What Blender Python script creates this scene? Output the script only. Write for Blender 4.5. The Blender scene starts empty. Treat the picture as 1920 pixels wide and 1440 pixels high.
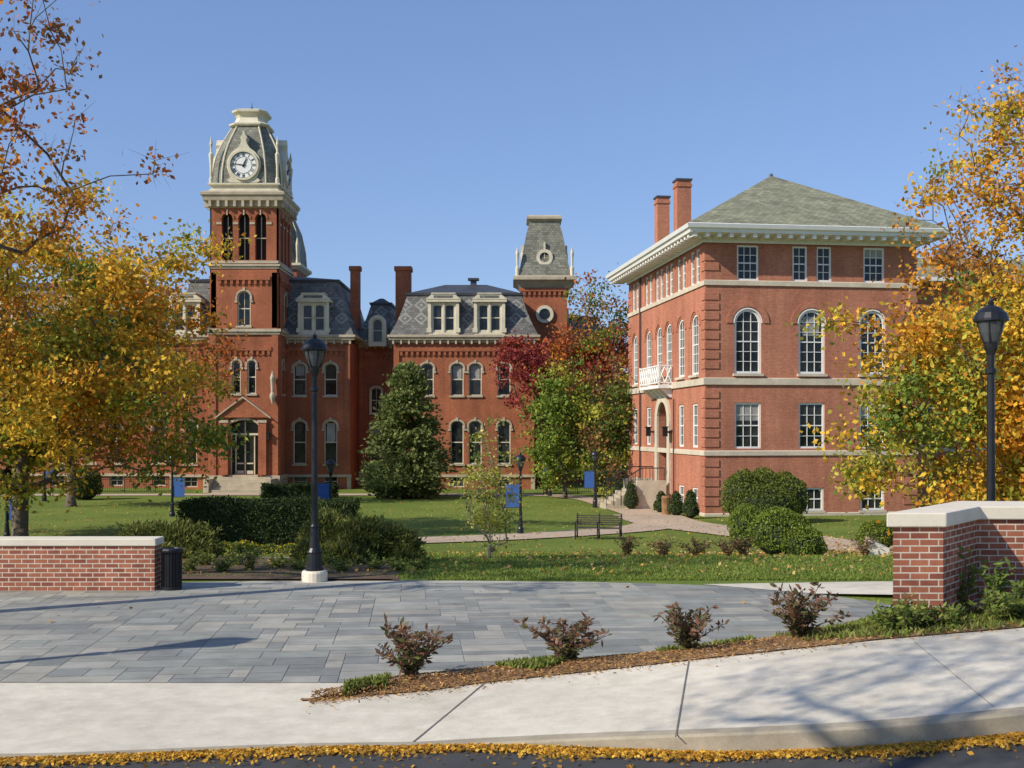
import bpy, math, random
import numpy as np
from mathutils import Vector
from mathutils.geometry import tessellate_polygon
random.seed(7)
F=2100.0; EYE=2.7
def X(px,Y): return (px-960)/F*Y
sc=bpy.context.scene; COL=sc.collection
# ---------------------------------------------------------------- materials
def newmat(name):
    m=bpy.data.materials.new(name); m.use_nodes=True
    nt=m.node_tree; b=nt.nodes['Principled BSDF']; return m,nt,b
def L(nt,a,b): nt.links.new(a,b)
def rgb(c): return (c[0],c[1],c[2],1)
def mixc(nt,fac,a,b,mode='MIX'):
    n=nt.nodes.new('ShaderNodeMix'); n.data_type='RGBA'; n.blend_type=mode
    for s,v in ((n.inputs[0],fac),(n.inputs[6],a),(n.inputs[7],b)):
        if hasattr(v,'is_output'): L(nt,v,s)
        elif isinstance(v,(int,float)): s.default_value=v
        else: s.default_value=rgb(v)
    return n.outputs[2]
def noise(nt,co,scale,det=4,rough=.55):
    n=nt.nodes.new('ShaderNodeTexNoise'); n.inputs['Scale'].default_value=scale
    n.inputs['Detail'].default_value=det; n.inputs['Roughness'].default_value=rough
    L(nt,co,n.inputs['Vector']); return n.outputs['Fac']
def ramp(nt,f,a,b,ca=(0,0,0),cb=(1,1,1)):
    r=nt.nodes.new('ShaderNodeValToRGB'); r.color_ramp.elements[0].position=a; r.color_ramp.elements[1].position=b
    r.color_ramp.elements[0].color=rgb(ca); r.color_ramp.elements[1].color=rgb(cb); L(nt,f,r.inputs[0]); return r.outputs[0]
def math_(nt,op,a,b=None):
    n=nt.nodes.new('ShaderNodeMath'); n.operation=op
    for i,v in enumerate((a,b)):
        if v is None: continue
        if hasattr(v,'is_output'): L(nt,v,n.inputs[i])
        else: n.inputs[i].default_value=v
    return n.outputs[0]
def co(nt,k='Object'):
    n=nt.nodes.new('ShaderNodeTexCoord'); return n.outputs[k]
def bump(nt,b,h,s=.3,d=.02):
    n=nt.nodes.new('ShaderNodeBump'); n.inputs['Strength'].default_value=s; n.inputs['Distance'].default_value=d
    L(nt,h,n.inputs['Height']); L(nt,n.outputs[0],b.inputs['Normal'])
def simple(name,c,rough=.7,var=.25,scale=2.,fine=25.,metal=0,bs=.2,bd=.01):
    m,nt,b=newmat(name); o=co(nt)
    n1=noise(nt,o,scale); n2=noise(nt,o,fine)
    f=math_(nt,'ADD',math_(nt,'MULTIPLY',n1,.6),math_(nt,'MULTIPLY',n2,.4))
    lo=[x*(1-var) for x in c]; hi=[min(1,x*(1+var)) for x in c]
    L(nt,ramp(nt,f,.3,.7,lo,hi),b.inputs['Base Color']); b.inputs['Roughness'].default_value=rough
    b.inputs['Metallic'].default_value=metal
    if bs: bump(nt,b,n2,bs,bd)
    return m
def brickmat(name,c1,c2,mort,bw=.22,rh=.075,ms=.01,stain=.3,bs=.4):
    m,nt,b=newmat(name); uv=co(nt,'UV'); o=co(nt)
    t=nt.nodes.new('ShaderNodeTexBrick'); L(nt,uv,t.inputs['Vector'])
    t.inputs['Color1'].default_value=rgb(c1); t.inputs['Color2'].default_value=rgb(c2); t.inputs['Mortar'].default_value=rgb(mort)
    t.inputs['Scale'].default_value=1; t.inputs['Brick Width'].default_value=bw; t.inputs['Row Height'].default_value=rh
    t.inputs['Mortar Size'].default_value=ms; t.inputs['Mortar Smooth'].default_value=.1
    s=ramp(nt,noise(nt,o,.45,6,.6),.3,.72,(1-stain,)*3,(1.1,1.1,1.1))
    s2=ramp(nt,noise(nt,o,9,3),.3,.7,(.85,.85,.85),(1.12,1.12,1.12))
    mp=nt.nodes.new('ShaderNodeMapping'); mp.inputs['Scale'].default_value=(1.3,1.3,.12); L(nt,o,mp.inputs[0])
    s3=ramp(nt,noise(nt,mp.outputs[0],1.2,5,.6),.35,.7,(.82,.8,.8),(1.08,1.08,1.08))
    c=mixc(nt,1,t.outputs['Color'],s,'MULTIPLY'); c=mixc(nt,1,c,s2,'MULTIPLY'); c=mixc(nt,1,c,s3,'MULTIPLY')
    L(nt,c,b.inputs['Base Color']); b.inputs['Roughness'].default_value=.85; b.inputs['Specular IOR Level'].default_value=.25
    bump(nt,b,math_(nt,'SUBTRACT',1,t.outputs['Fac']),bs,.008)
    return m
M={}
M['brickA']=brickmat('brick_old',(.48,.15,.065),(.39,.115,.052),(.34,.15,.085),ms=.008)
M['brickB']=brickmat('brick_orange',(.54,.195,.11),(.46,.15,.085),(.47,.26,.17),ms=.009,stain=.18)
M['brickN']=brickmat('brick_near',(.46,.165,.09),(.27,.085,.055),(.68,.59,.46),bw=.215,rh=.0765,ms=.008,stain=.2,bs=.6)
M['cream']=simple('limestone_cream',(.62,.56,.41),.8,.2,1.5,12)
M['stone']=simple('sandstone_grey',(.44,.37,.26),.85,.3,1.2,10)
M['buff']=simple('buff_stone',(.57,.49,.37),.85,.22,1.5,12)
M['white']=simple('white_paint',(.80,.79,.74),.5,.08,2,20,bs=.05)
M['coping']=simple('cast_stone',(.72,.64,.50),.8,.12,2,60)
M['metal']=simple('black_metal',(.018,.019,.022),.38,.3,6,40,metal=.3,bs=.05)
M['wood']=simple('bench_wood',(.06,.045,.03),.6,.3,5,40)
M['blue']=simple('blue_banner_cloth',(.035,.11,.36),.7,.15,3,20)
M['bark']=simple('bark',(.13,.10,.07),.9,.45,3,18,bs=.6,bd=.03)
M['barkL']=simple('bark_pale',(.26,.22,.165),.9,.35,3,18,bs=.4,bd=.02)
M['rock']=simple('garden_stone',(.30,.27,.23),.9,.35,2,12,bs=.5,bd=.03)
M['copper']=simple('dark_metal_roof',(.05,.055,.065),.55,.3,1,10)
M['inner_dark']=simple('dark_interior',(.015,.014,.013),.9,.2)  # near-black colour standing in for the unlit belfry inside
def slate(name,c,diam=None):
    m,nt,b=newmat(name); uv=co(nt,'UV'); o=co(nt)
    t=nt.nodes.new('ShaderNodeTexBrick'); L(nt,uv,t.inputs['Vector'])
    t.inputs['Color1'].default_value=rgb([x*1.2 for x in c]); t.inputs['Color2'].default_value=rgb([x*.72 for x in c]); t.inputs['Mortar'].default_value=rgb([x*.4 for x in c])
    t.inputs['Scale'].default_value=1; t.inputs['Brick Width'].default_value=.3; t.inputs['Row Height'].default_value=.22; t.inputs['Mortar Size'].default_value=.012
    col=t.outputs['Color']
    if diam:
        z0,z1,p,x0=diam
        s=nt.nodes.new('ShaderNodeSeparateXYZ'); L(nt,o,s.inputs[0])
        fx=math_(nt,'ABSOLUTE',math_(nt,'SUBTRACT',math_(nt,'FRACT',math_(nt,'DIVIDE',math_(nt,'ADD',s.outputs[0],x0),p)),.5))
        fz=math_(nt,'ABSOLUTE',math_(nt,'SUBTRACT',math_(nt,'FRACT',math_(nt,'DIVIDE',math_(nt,'SUBTRACT',s.outputs[2],z0),(z1-z0)/2)),.5))
        d=math_(nt,'ADD',fx,fz)
        a=math_(nt,'LESS_THAN',math_(nt,'ABSOLUTE',math_(nt,'SUBTRACT',d,.38)),.09)
        a2=math_(nt,'LESS_THAN',d,.12); a=math_(nt,'MAXIMUM',a,a2)
        inb=math_(nt,'MULTIPLY',math_(nt,'GREATER_THAN',s.outputs[2],z0),math_(nt,'LESS_THAN',s.outputs[2],z1))
        a=math_(nt,'MULTIPLY',a,inb)
        col=mixc(nt,math_(nt,'MULTIPLY',a,.55),col,(.34,.34,.30))
    s2=ramp(nt,noise(nt,o,.8,5),.3,.7,(.75,.75,.75),(1.2,1.2,1.2))
    L(nt,mixc(nt,1,col,s2,'MULTIPLY'),b.inputs['Base Color']); b.inputs['Roughness'].default_value=.65; b.inputs['Specular IOR Level'].default_value=.3
    bump(nt,b,t.outputs['Fac'],.25,.01); return m
M['slate']=slate('slate_mansard',(.155,.15,.135),(10.9,13.1,1.25,.3))
M['slateT']=slate('slate_tower',(.21,.205,.16))
M['shingle']=slate('roof_shingle',(.27,.265,.17))
def glassm():
    m,nt,b=newmat('window_glass'); o=co(nt)
    n=noise(nt,o,1.1,2); L(nt,ramp(nt,n,.35,.7,(.006,.008,.009),(.035,.038,.036)),b.inputs['Base Color'])
    b.inputs['Roughness'].default_value=.08; b.inputs['Specular IOR Level'].default_value=.4
    bump(nt,b,noise(nt,o,2.5,1),.15,.03); return m
M['glass']=glassm()
M['blind']=simple('window_blind',(.30,.29,.26),.7,.3,3,8,bs=0)
def attrmat(name,rough=.6,trans=.0,bscale=40,bs=.2,mul=None):
    m,nt,b=newmat(name); a=nt.nodes.new('ShaderNodeAttribute'); a.attribute_name='Col'
    c=a.outputs['Color']
    if mul:
        c=mixc(nt,1,c,ramp(nt,noise(nt,co(nt),mul,5,.65),.3,.7,(.78,.78,.78),(1.2,1.2,1.2)),'MULTIPLY')
        c=mixc(nt,1,c,ramp(nt,noise(nt,co(nt),.35,4,.6),.35,.7,(.86,.86,.87),(1.08,1.07,1.04)),'MULTIPLY')
    L(nt,c,b.inputs['Base Color']); b.inputs['Roughness'].default_value=rough
    if bs: bump(nt,b,noise(nt,co(nt),bscale),bs,.01)
    if trans:
        b.inputs['Specular IOR Level'].default_value=.2
        t=nt.nodes.new('ShaderNodeBsdfTranslucent'); L(nt,c,t.inputs[0])
        mx=nt.nodes.new('ShaderNodeMixShader'); mx.inputs[0].default_value=trans
        out=[n for n in nt.nodes if n.type=='OUTPUT_MATERIAL'][0]
        L(nt,b.outputs[0],mx.inputs[1]); L(nt,t.outputs[0],mx.inputs[2]); L(nt,mx.outputs[0],out.inputs[0])
    return m
M['leaf']=attrmat('foliage',.6,.35,bs=0)
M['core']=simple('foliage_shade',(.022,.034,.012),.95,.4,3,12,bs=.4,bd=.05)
M['paver']=attrmat('bluestone',.8,0,30,.15,mul=2.)
def grassm():
    m,nt,b=newmat('grass'); o=co(nt)
    n1=noise(nt,o,.25,5,.6); n2=noise(nt,o,14,4,.7)
    c=ramp(nt,n1,.35,.65,(.12,.17,.028),(.18,.225,.042))
    c=mixc(nt,1,c,ramp(nt,n2,.3,.7,(.6,.6,.6),(1.3,1.3,1.2)),'MULTIPLY')
    n3=noise(nt,o,1.1,6,.7); c=mixc(nt,ramp(nt,n3,.58,.74),c,(.26,.22,.06))
    L(nt,c,b.inputs['Base Color']); b.inputs['Roughness'].default_value=.9; b.inputs['Specular IOR Level'].default_value=.15
    bump(nt,b,n2,.6,.05); return m
M['grass']=grassm()
def concm(name,c,sc1=.5,st=.0):
    m,nt,b=newmat(name); o=co(nt)
    n1=noise(nt,o,sc1,6,.65); n2=noise(nt,o,90,3,.7); n3=noise(nt,o,4,5,.7)
    col=ramp(nt,n1,.3,.7,[x*.8 for x in c],[x*1.1 for x in c])
    col=mixc(nt,1,col,ramp(nt,n2,.3,.7,(.85,.85,.85),(1.1,1.1,1.1)),'MULTIPLY')
    col=mixc(nt,1,col,ramp(nt,n3,.35,.65,(.9,.89,.87),(1.04,1.04,1.04)),'MULTIPLY')
    if st:
        n4=noise(nt,o,1.7,7,.75); col=mixc(nt,math_(nt,'MULTIPLY',ramp(nt,n4,.56,.74),st),col,(.30,.24,.15))
    L(nt,col,b.inputs['Base Color']); b.inputs['Roughness'].default_value=.85; bump(nt,b,n2,.25,.004); return m
M['conc']=concm('sidewalk_concrete',(.70,.63,.50),.5,.25)
M['kerbm']=concm('kerb_concrete',(.40,.34,.24),2.,.8)
M['tan']=concm('tan_path',(.52,.40,.28))
M['asph']=concm('asphalt',(.055,.054,.052),1.)
M['joint']=simple('joint_dark',(.16,.14,.11),.9,.2)
M['mulch']=simple('mulch',(.28,.155,.065),.95,.55,3,30,bs=.9,bd=.04)
M['soil']=simple('mulch_dark',(.12,.07,.04),.95,.5,3,20,bs=.9,bd=.04)
M['mortar']=simple('paver_joint',(.42,.39,.32),.9,.2,4,40)
# ---------------------------------------------------------------- mesh builder
Z=Vector((0,0,1))
class MB:
    def __init__(s): s.v=[]; s.f=[]
    def poly(s,pts):
        i=len(s.v); s.v+= [tuple(p) for p in pts]; s.f.append(tuple(range(i,i+len(pts))))
    def hexa(s,a,b): # two loops of 4
        n=len(a); i=len(s.v); s.v+=[tuple(p) for p in a]+[tuple(p) for p in b]
        s.f.append(tuple(range(i,i+n))); s.f.append(tuple(range(i+n,i+2*n))[::-1])
        for k in range(n): j=(k+1)%n; s.f.append((i+k,i+n+k,i+n+j,i+j))
    def box(s,x0,x1,y0,y1,z0,z1):
        s.hexa([(x0,y0,z0),(x1,y0,z0),(x1,y1,z0),(x0,y1,z0)],[(x0,y0,z1),(x1,y0,z1),(x1,y1,z1),(x0,y1,z1)])
    def fbox(s,fr,u0,u1,v0,v1,w0,w1):
        s.hexa([fr(u0,v0,w0),fr(u1,v0,w0),fr(u1,v0,w1),fr(u0,v0,w1)],[fr(u0,v1,w0),fr(u1,v1,w0),fr(u1,v1,w1),fr(u0,v1,w1)])
    def loft(s,loops,cap=True,close=True):
        n=len(loops[0]); i=len(s.v)
        for l in loops: s.v+=[tuple(p) for p in l]
        for a in range(len(loops)-1):
            for k in range(n if close else n-1):
                j=(k+1)%n; s.f.append((i+a*n+k,i+a*n+j,i+(a+1)*n+j,i+(a+1)*n+k))
        if cap: s.f.append(tuple(range(i,i+n))[::-1]); s.f.append(tuple(range(i+(len(loops)-1)*n,i+len(loops)*n)))
    def lathe(s,cx,cy,prof,seg=16,z0=0):
        s.loft([[(cx+r*math.cos(2*math.pi*k/seg),cy+r*math.sin(2*math.pi*k/seg),z0+z) for k in range(seg)] for r,z in prof])
    def tube(s,a,b,r,r2=None,seg=8):
        a=Vector(a);b=Vector(b);d=(b-a).normalized(); t=d.cross(Z) if abs(d.z)<.95 else d.cross(Vector((1,0,0))); t.normalize(); q=d.cross(t)
        r2=r if r2 is None else r2
        s.loft([[a+(t*math.cos(2*math.pi*k/seg)+q*math.sin(2*math.pi*k/seg))*r for k in range(seg)],[b+(t*math.cos(2*math.pi*k/seg)+q*math.sin(2*math.pi*k/seg))*r2 for k in range(seg)]])
    def obj(s,name,mat,parent=None,smooth=False,bevel=0):
        me=bpy.data.meshes.new(name); me.from_pydata(s.v,[],s.f); me.materials.append(mat)
        uv=me.uv_layers.new(name='UVMap'); data=np.zeros(len(me.loops)*2,dtype=np.float32)
        for p in me.polygons:
            n=p.normal; t=Z.cross(n)
            if t.length<.05: t=Vector((1,0,0))
            else:
                t.normalize()
                if abs(t.x)>abs(t.y):
                    if t.x<0: t=-t
                elif t.y<0: t=-t
            b=n.cross(t)
            if b.z<0: b=-b
            for li in p.loop_indices:
                c=me.vertices[me.loops[li].vertex_index].co; data[2*li]=c.dot(t); data[2*li+1]=c.dot(b)
            if smooth: p.use_smooth=True
        uv.data.foreach_set('uv',data)
        o=bpy.data.objects.new(name,me); COL.objects.link(o)
        if parent: o.parent=parent
        if bevel:
            md=o.modifiers.new('b','BEVEL'); md.width=bevel; md.segments=2; md.limit_method='ANGLE'
        return o
def empty(name):
    e=bpy.data.objects.new(name,None); COL.objects.link(e); return e
def frame(ox,oy,ux,uy):
    l=math.hypot(ux,uy); ux/=l; uy/=l; nx,ny=uy,-ux
    return lambda u,v,w: Vector((ox+ux*u+nx*w,oy+uy*u+ny*w,v))
def outline(op,t=0):
    u,v,w,h,r=op['u'],op['v'],op['w'],op['h'],op.get('r',0)
    a=w/2-t; b0=v+t
    if r<=0: return [(u-a,b0),(u+a,b0),(u+a,v+h-t),(u-a,v+h-t)]
    sp=v+h-r; rr=max(r-t,.02); pts=[(u-a,b0),(u+a,b0)]
    N=12
    for k in range(N+1):
        th=math.pi*k/N; pts.append((u+a*math.cos(th),sp+rr*math.sin(th)))
    return pts
def topv(op,t,du):
    r=op.get('r',0); a=op['w']/2-t
    if r<=0: return op['v']+op['h']-t
    return op['v']+op['h']-r+max(r-t,.02)*math.sqrt(max(0,1-(du/a)**2))
def halfw(op,t,v):
    r=op.get('r',0); a=op['w']/2-t; sp=op['v']+op['h']-r
    if r<=0 or v<sp: return a
    return a*math.sqrt(max(0,1-((v-sp)/(r-t))**2))
def ring(mb,fr,pa,pb,w0,w1,closed=True,start=0):
    n=len(pa)
    rng=range(start,n if closed else n-1)
    for k in rng:
        j=(k+1)%n
        A0,A1,B0,B1=fr(*pa[k],w1),fr(*pa[j],w1),fr(*pb[k],w1),fr(*pb[j],w1)
        mb.poly([A0,A1,B1,B0])
        mb.poly([fr(*pa[k],w0),fr(*pa[j],w0),A1,A0]); mb.poly([fr(*pb[k],w0),fr(*pb[j],w0),B1,B0])
    if not closed or start:
        for k in (start,n-1 if not closed else 0):
            mb.poly([fr(*pa[k],w0),fr(*pa[k],w1),fr(*pb[k],w1),fr(*pb[k],w0)])
class Bld:
    def __init__(s,name): s.e=empty(name); s.parts={}
    def __getitem__(s,k):
        if k not in s.parts: s.parts[k]=MB()
        return s.parts[k]
    def done(s,mats):
        for k,mb in s.parts.items(): mb.obj(k,M[mats[k]],s.e)
def window(B,fr,op,d=.25,ft=.09,nv=1,nh=3,fr_k='window_frames',bar=.03,blind=None):
    o0=outline(op,0); o1=outline(op,ft)
    ring(B[fr_k],fr,o0,o1,-d-.02,-d+.09)
    g=[fr(a,b,-d) for a,b in outline(op,.01)]; B['glass'].poly(g)
    if blind:
        a=op['w']/2-ft; y1=op['v']+op['h']-op.get('r',0)*.3-ft if op.get('r',0) else op['v']+op['h']-ft
        y0=y1-(op['h'])*blind; hw=min(a,halfw(op,ft,y1)); 
        B['blinds'].poly([fr(op['u']-hw,y0,-d+.012),fr(op['u']+hw,y0,-d+.012),fr(op['u']+hw,y1,-d+.012),fr(op['u']-hw,y1,-d+.012)])
    W=op['w']-2*ft
    for k in range(1,nv+1):
        du=-W/2+W*k/(nv+1); B[fr_k].fbox(fr,op['u']+du-bar/2,op['u']+du+bar/2,op['v']+ft,topv(op,ft,du),-d+.003,-d+.04)
    for k in range(1,nh+1):
        v=op['v']+ft+(op['h']-2*ft)*k/(nh+1); t=bar/2 if k!=(nh+1)//2 else bar
        hw=halfw(op,ft,v); B[fr_k].fbox(fr,op['u']-hw,op['u']+hw,v-t,v+t,-d+.005,-d+.05 if t==bar else -d+.043)
def wall(B,fr,outer,ops,key='walls',d=.25):
    loops=[[Vector((a,b,0)) for a,b in outer]]+[[Vector((a,b,0)) for a,b in outline(o)] for o in ops]
    flat=[p for l in loops for p in l]
    for t in tessellate_polygon(loops): B[key].poly([fr(flat[i].x,flat[i].y,0) for i in t])
    for o in ops:
        ol=outline(o); n=len(ol)
        for k in range(n):
            j=(k+1)%n; B[key].poly([fr(*ol[k],0),fr(*ol[j],0),fr(*ol[j],-d),fr(*ol[k],-d)])
def rect(u0,u1,v0,v1): return [(u0,v0),(u1,v0),(u1,v1),(u0,v1)]
def hood(B,fr,op,s=.15,w=.07,key='trim',legs=0):
    a=outline(op,0)[2:]; b=outline(op,-s)[2:]
    if legs: a=[(a[0][0],a[0][1]-legs)]+a+[(a[-1][0],a[-1][1]-legs)]; b=[(b[0][0],b[0][1]-legs)]+b+[(b[-1][0],b[-1][1]-legs)]
    n=len(a); ring(B[key],fr,a,b,0,w,closed=False)
def sill(B,fr,op,key='trim',e=.1,h=.14,w=.12):
    B[key].fbox(fr,op['u']-op['w']/2-e,op['u']+op['w']/2+e,op['v']-h,op['v'],-.2,w)
# ================================================================ RIGHT HALL
B=Bld('brick_hall'); cx,cy=9.83,57.0; dx,dy=.992,.1275; G0=-1.64
W,Ld=11.36,16.8
ff=frame(cx,cy,dx,dy)
fl=frame(cx-dy*Ld,cy+dx*Ld,dy,-dx)
def FL(Lv): return Ld-Lv
ops=[]; 
us=[2.25,5.66,8.96]
def add(fr,op,lst,**k): lst.append(op); window(B,fr,op,**k)
third=[(2.25,1.15),(5.03,.8),(6.33,.8),(9.04,1.15)]
for u,w in third:
    o=dict(u=u,v=10.32,w=w,h=1.8); add(ff,o,ops,nv=2 if w>1 else 1,nh=3,ft=.09,d=.15,blind=.25 if u>9 else None)
for i,u in enumerate(us):
    o=dict(u=u,v=5.55,w=1.42,h=3.3,r=.71); add(ff,o,ops,nv=2,nh=5,ft=.12,d=.15,blind=[.0,.3,.15][i] or None)
    a=outline(o,-.12)[2:]; b=outline(o,-.42)[2:]; ring(B['brick_arches'],ff,a,b,0,.05,closed=False)
    hood(B,ff,o,.07,.03,'window_frames',legs=0)
    o=dict(u=u,v=1.72,w=1.4,h=2.35); add(ff,o,ops,nv=2,nh=3,ft=.1,d=.15,blind=[.35,None,.3][i])
    o=dict(u=u,v=-1.5,w=1.3,h=1.2); add(ff,o,ops,nv=2,nh=1,ft=.1,d=.15)
    B['trim'].fbox(ff,u-.75,u+.75,-1.66,-1.5,-.1,.05)
wall(B,ff,rect(0,W,G0-.6,12.3),ops,d=.15)
for u in us:
    B['trim'].fbox(ff,u-.8,u+.8,5.42,5.55,-.1,.16)
ops=[]
Lw=[1.8,4.4,6.95,9.07,11.6,15.0]
for i,l in enumerate(Lw):
    u=FL(l)
    for q in (-.48,.48):
        o=dict(u=u+q,v=10.32,w=.7,h=1.75); add(fl,o,ops,nv=1,nh=3,ft=.08,d=.15)
    o=dict(u=u,v=5.55,w=1.3,h=3.2,r=.65); add(fl,o,ops,nv=2,nh=5,ft=.12,d=.15)
    a=outline(o,-.12)[2:]; b=outline(o,-.4)[2:]; ring(B['brick_arches'],fl,a,b,0,.05,closed=False)
    B['trim'].fbox(fl,u-.75,u+.75,5.42,5.55,-.1,.16)
    if i not in (2,3):
        o=dict(u=u,v=1.75,w=1.05,h=2.3); add(fl,o,ops,nv=1,nh=3,ft=.1,d=.15)
        o=dict(u=u,v=-1.45,w=1.1,h=1.1); add(fl,o,ops,nv=1,nh=1,ft=.1,d=.15)
ud=FL(8.1)
door=dict(u=ud,v=-.45,w=2.2,h=4.75,r=1.1); ops.append(door)
wall(B,fl,rect(0,Ld,G0-.6,12.3),ops,d=.5)
ring(B['stone'],fl,outline(door,0)[1:]+[outline(door,0)[0]],outline(door,-.5)[1:]+[(door['u']-1.6,door['v'])],0,.12,closed=False)
B['door'].fbox(fl,ud-1.08,ud+1.08,-.45,4.3,-.46,-.42)
B['glass'].fbox(fl,ud-.85,ud-.1,.2,1.9,-.42,-.40); B['glass'].fbox(fl,ud+.1,ud+.85,.2,1.9,-.42,-.40)
B['glass'].poly([fl(a,b,-.41) for a,b in outline(dict(u=ud,v=2.3,w=1.8,h=1.8,r=.9))])
for s in (-1.9,1.9):
    B['lanterns'].fbox(fl,ud+s-.12,ud+s+.12,2.3,2.8,.3,.54); B['lanterns'].fbox(fl,ud+s-.03,ud+s+.03,2.5,2.6,0,.3); B['lanterns'].fbox(fl,ud+s-.17,ud+s+.17,2.8,2.86,.25,.6)
fb=frame(cx+dx*W-dy*Ld,cy+dy*W+dx*Ld,-dx,-dy); frr=frame(cx+dx*W,cy+dy*W,-dy,dx)
wall(B,fb,rect(0,W,G0-.6,12.3),[]); 
ops=[]
for l in (2.5,6,9.5,13):
    o=dict(u=l,v=10.32,w=1.1,h=1.8); add(frr,o,ops,nv=2,nh=3,d=.15); o=dict(u=l,v=5.55,w=1.3,h=3.2,r=.65); add(frr,o,ops,nv=2,nh=5,d=.15)
wall(B,frr,rect(0,Ld,G0-.6,12.3),ops,d=.15)
def loopb(z,e,x0=0,x1=None,y0=0,y1=None):
    x1=W if x1 is None else x1; y1=Ld if y1 is None else y1
    return [ff(x0-e,z,-(y0-e)),ff(x1+e,z,-(y0-e)),ff(x1+e,z,-(y1+e)),ff(x0-e,z,-(y1+e))]
for z0,z1,e in ((1.36,1.58,.07),(4.98,5.3,.1),(10.05,10.28,.08),(-1.75,-1.62,.05)):
    B['trim'].loft([loopb(z0,e),loopb(z1,e),loopb(z1+.04,.0)],cap=False); B['trim'].poly(loopb(z0,e))
for k in range(26):
    z=-1.2+k*.5
    if any(abs(z+.18-c)<.36 for c in (1.47,5.14,10.16)) or z>11.9: continue
    B['quoins'].fbox(ff,-.045,.72,z,z+.36,-.6,.045); B['quoins'].fbox(ff,W-.72,W+.045,z,z+.36,-.6,.045)
    B['quoins'].fbox(fl,-.045,.7,z,z+.36,-.6,.045)
B['eaves'].loft([loopb(12.2,.12),loopb(12.55,.12),loopb(12.55,1.1),loopb(12.7,1.14),loopb(12.76,1.24),loopb(12.95,1.3),loopb(12.99,1.22)],cap=False)
for k in range(int((W+2)/.62)):
    u=-.9+k*.62+.1; B['brackets'].fbox(ff,u-.1,u+.1,12.36,12.548,.125,1.02); 
for k in range(int((Ld+2)/.62)):
    u=-.9+k*.62+.1; B['brackets'].fbox(fl,u-.1,u+.1,12.36,12.548,.125,1.02)
ap=ff(W/2,17.1,-5.9); Lr=11.8
a,b,c,d=loopb(12.97,1.25,y1=Lr)
for p,q in ((a,b),(b,c),(c,d),(d,a)): B['roof'].poly([p,q,ap])
a,b,c,d=loopb(12.965,1.24,y0=1.4)
r1=ff(W/2,15.6,-6.5); r2=ff(W/2,15.6,-Ld+4.0)
B['roof'].poly([a,b,r1]); B['roof'].poly([b,c,r2,r1]); B['roof'].poly([c,d,r2]); B['roof'].poly([d,a,r1,r2])
B['roof_cap'].tube(ff(W/2,17.05,-5.9),ff(W/2,17.2,-5.9),.12,.08)
for l,top,w in ((6.1,16.75,.4),(10.5,16.7,.37)):
    u=.55
    B['chimneys'].fbox(ff,u-w,u+w,12.5,top-.45,-(l+w),-(l-w)); B['chimneys'].fbox(ff,u-w-.05,u+w+.05,top-.45,top-.3,-(l+w+.05),-(l-w-.05)); B['chimneys'].fbox(ff,u-w,u+w,top-.3,top-.1,-(l+w),-(l-w)); B['chimney_caps'].fbox(ff,u-w-.06,u+w+.06,top-.1,top,-(l+w+.06),-(l-w-.06))
b0,b1=FL(10.5),FL(6.0); pw=.85
B['balcony'].fbox(fl,b0,b1,5.02,5.2,.1,pw); 
for v in (6.25,5.3): B['balcony'].fbox(fl,b0,b1,v,v+.07,pw-.07,pw); [B['balcony'].fbox(fl,u,u+.07,v,v+.07,.02,pw-.07) for u in (b0,b1-.07)]
n=9
for k in range(n):
    ua=b0+(b1-b0)*k/n; ub=b0+(b1-b0)*(k+1)/n
    B['balcony'].fbox(fl,ua,ua+.06,5.3,6.3,pw-.06,pw-.005)
    B['balcony'].tube(fl(ua,5.35,pw-.035),fl(ub,6.27,pw-.035),.03,seg=4); B['balcony'].tube(fl(ub,5.35,pw-.035),fl(ua,6.27,pw-.035),.03,seg=4)
for k in range(2):
    wa=.1+.37*k; wb=wa+.37
    B['balcony'].tube(fl(b1-.035,5.35,wa),fl(b1-.035,6.27,wb),.03,seg=4); B['balcony'].tube(fl(b1-.035,5.35,wb),fl(b1-.035,6.27,wa),.03,seg=4)
for u in (b0,(b0+b1)/2,b1-.08): B['balcony'].fbox(fl,u,u+.08,5.2,6.38,pw-.08,pw+.002)
for k in range(5): u=b0+.3+(b1-b0-.6)*k/4; B['balcony'].hexa([fl(u-.1,4.5,.02),fl(u+.1,4.5,.02),fl(u+.1,4.5,.12),fl(u-.1,4.5,.12)],[fl(u-.1,5.02,.02),fl(u+.1,5.02,.02),fl(u+.1,5.02,.7),fl(u-.1,5.02,.7)])
B['steps'].fbox(fl,ud-1.5,ud+1.5,G0-.3,-.47,.02,1.6)
for k in range(7): B['steps'].fbox(fl,ud-1.3,ud+1.3,G0-.3,-.62-k*.15,1.6+k*.3,1.9+k*.3)
for s in (-1.6,1.45): B['stone'].fbox(fl,ud+s,ud+s+.25,G0-.3,-.2,.3,2.0); B['stone'].fbox(fl,ud+s-.05,ud+s+.3,G0-.3,-.9,2.0,2.5)
for s in (-1.3,1.3):
    B['rails'].tube(fl(ud+s,.5,.3),fl(ud+s,.5,1.6),.03); B['rails'].tube(fl(ud+s,.5,1.6),fl(ud+s,-.7,3.7),.03)
    for k in range(9): w=.3+k*.42; B['rails'].tube(fl(ud+s,-1.6,w),fl(ud+s,.5-max(0,(w-1.6))*.57,w),.018,seg=5)
B['downspouts'].tube(fl(FL(13.4),-1.4,.1),fl(FL(13.4),12.2,.1),.06); B['downspouts'].tube(fl(FL(5.6),-1.4,.1),fl(FL(5.6),4.4,.1),.04)
fw=frame(cx+dx*W-dy*9.0,cy+dy*W+dx*9.0,dx,dy); ops=[]
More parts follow.
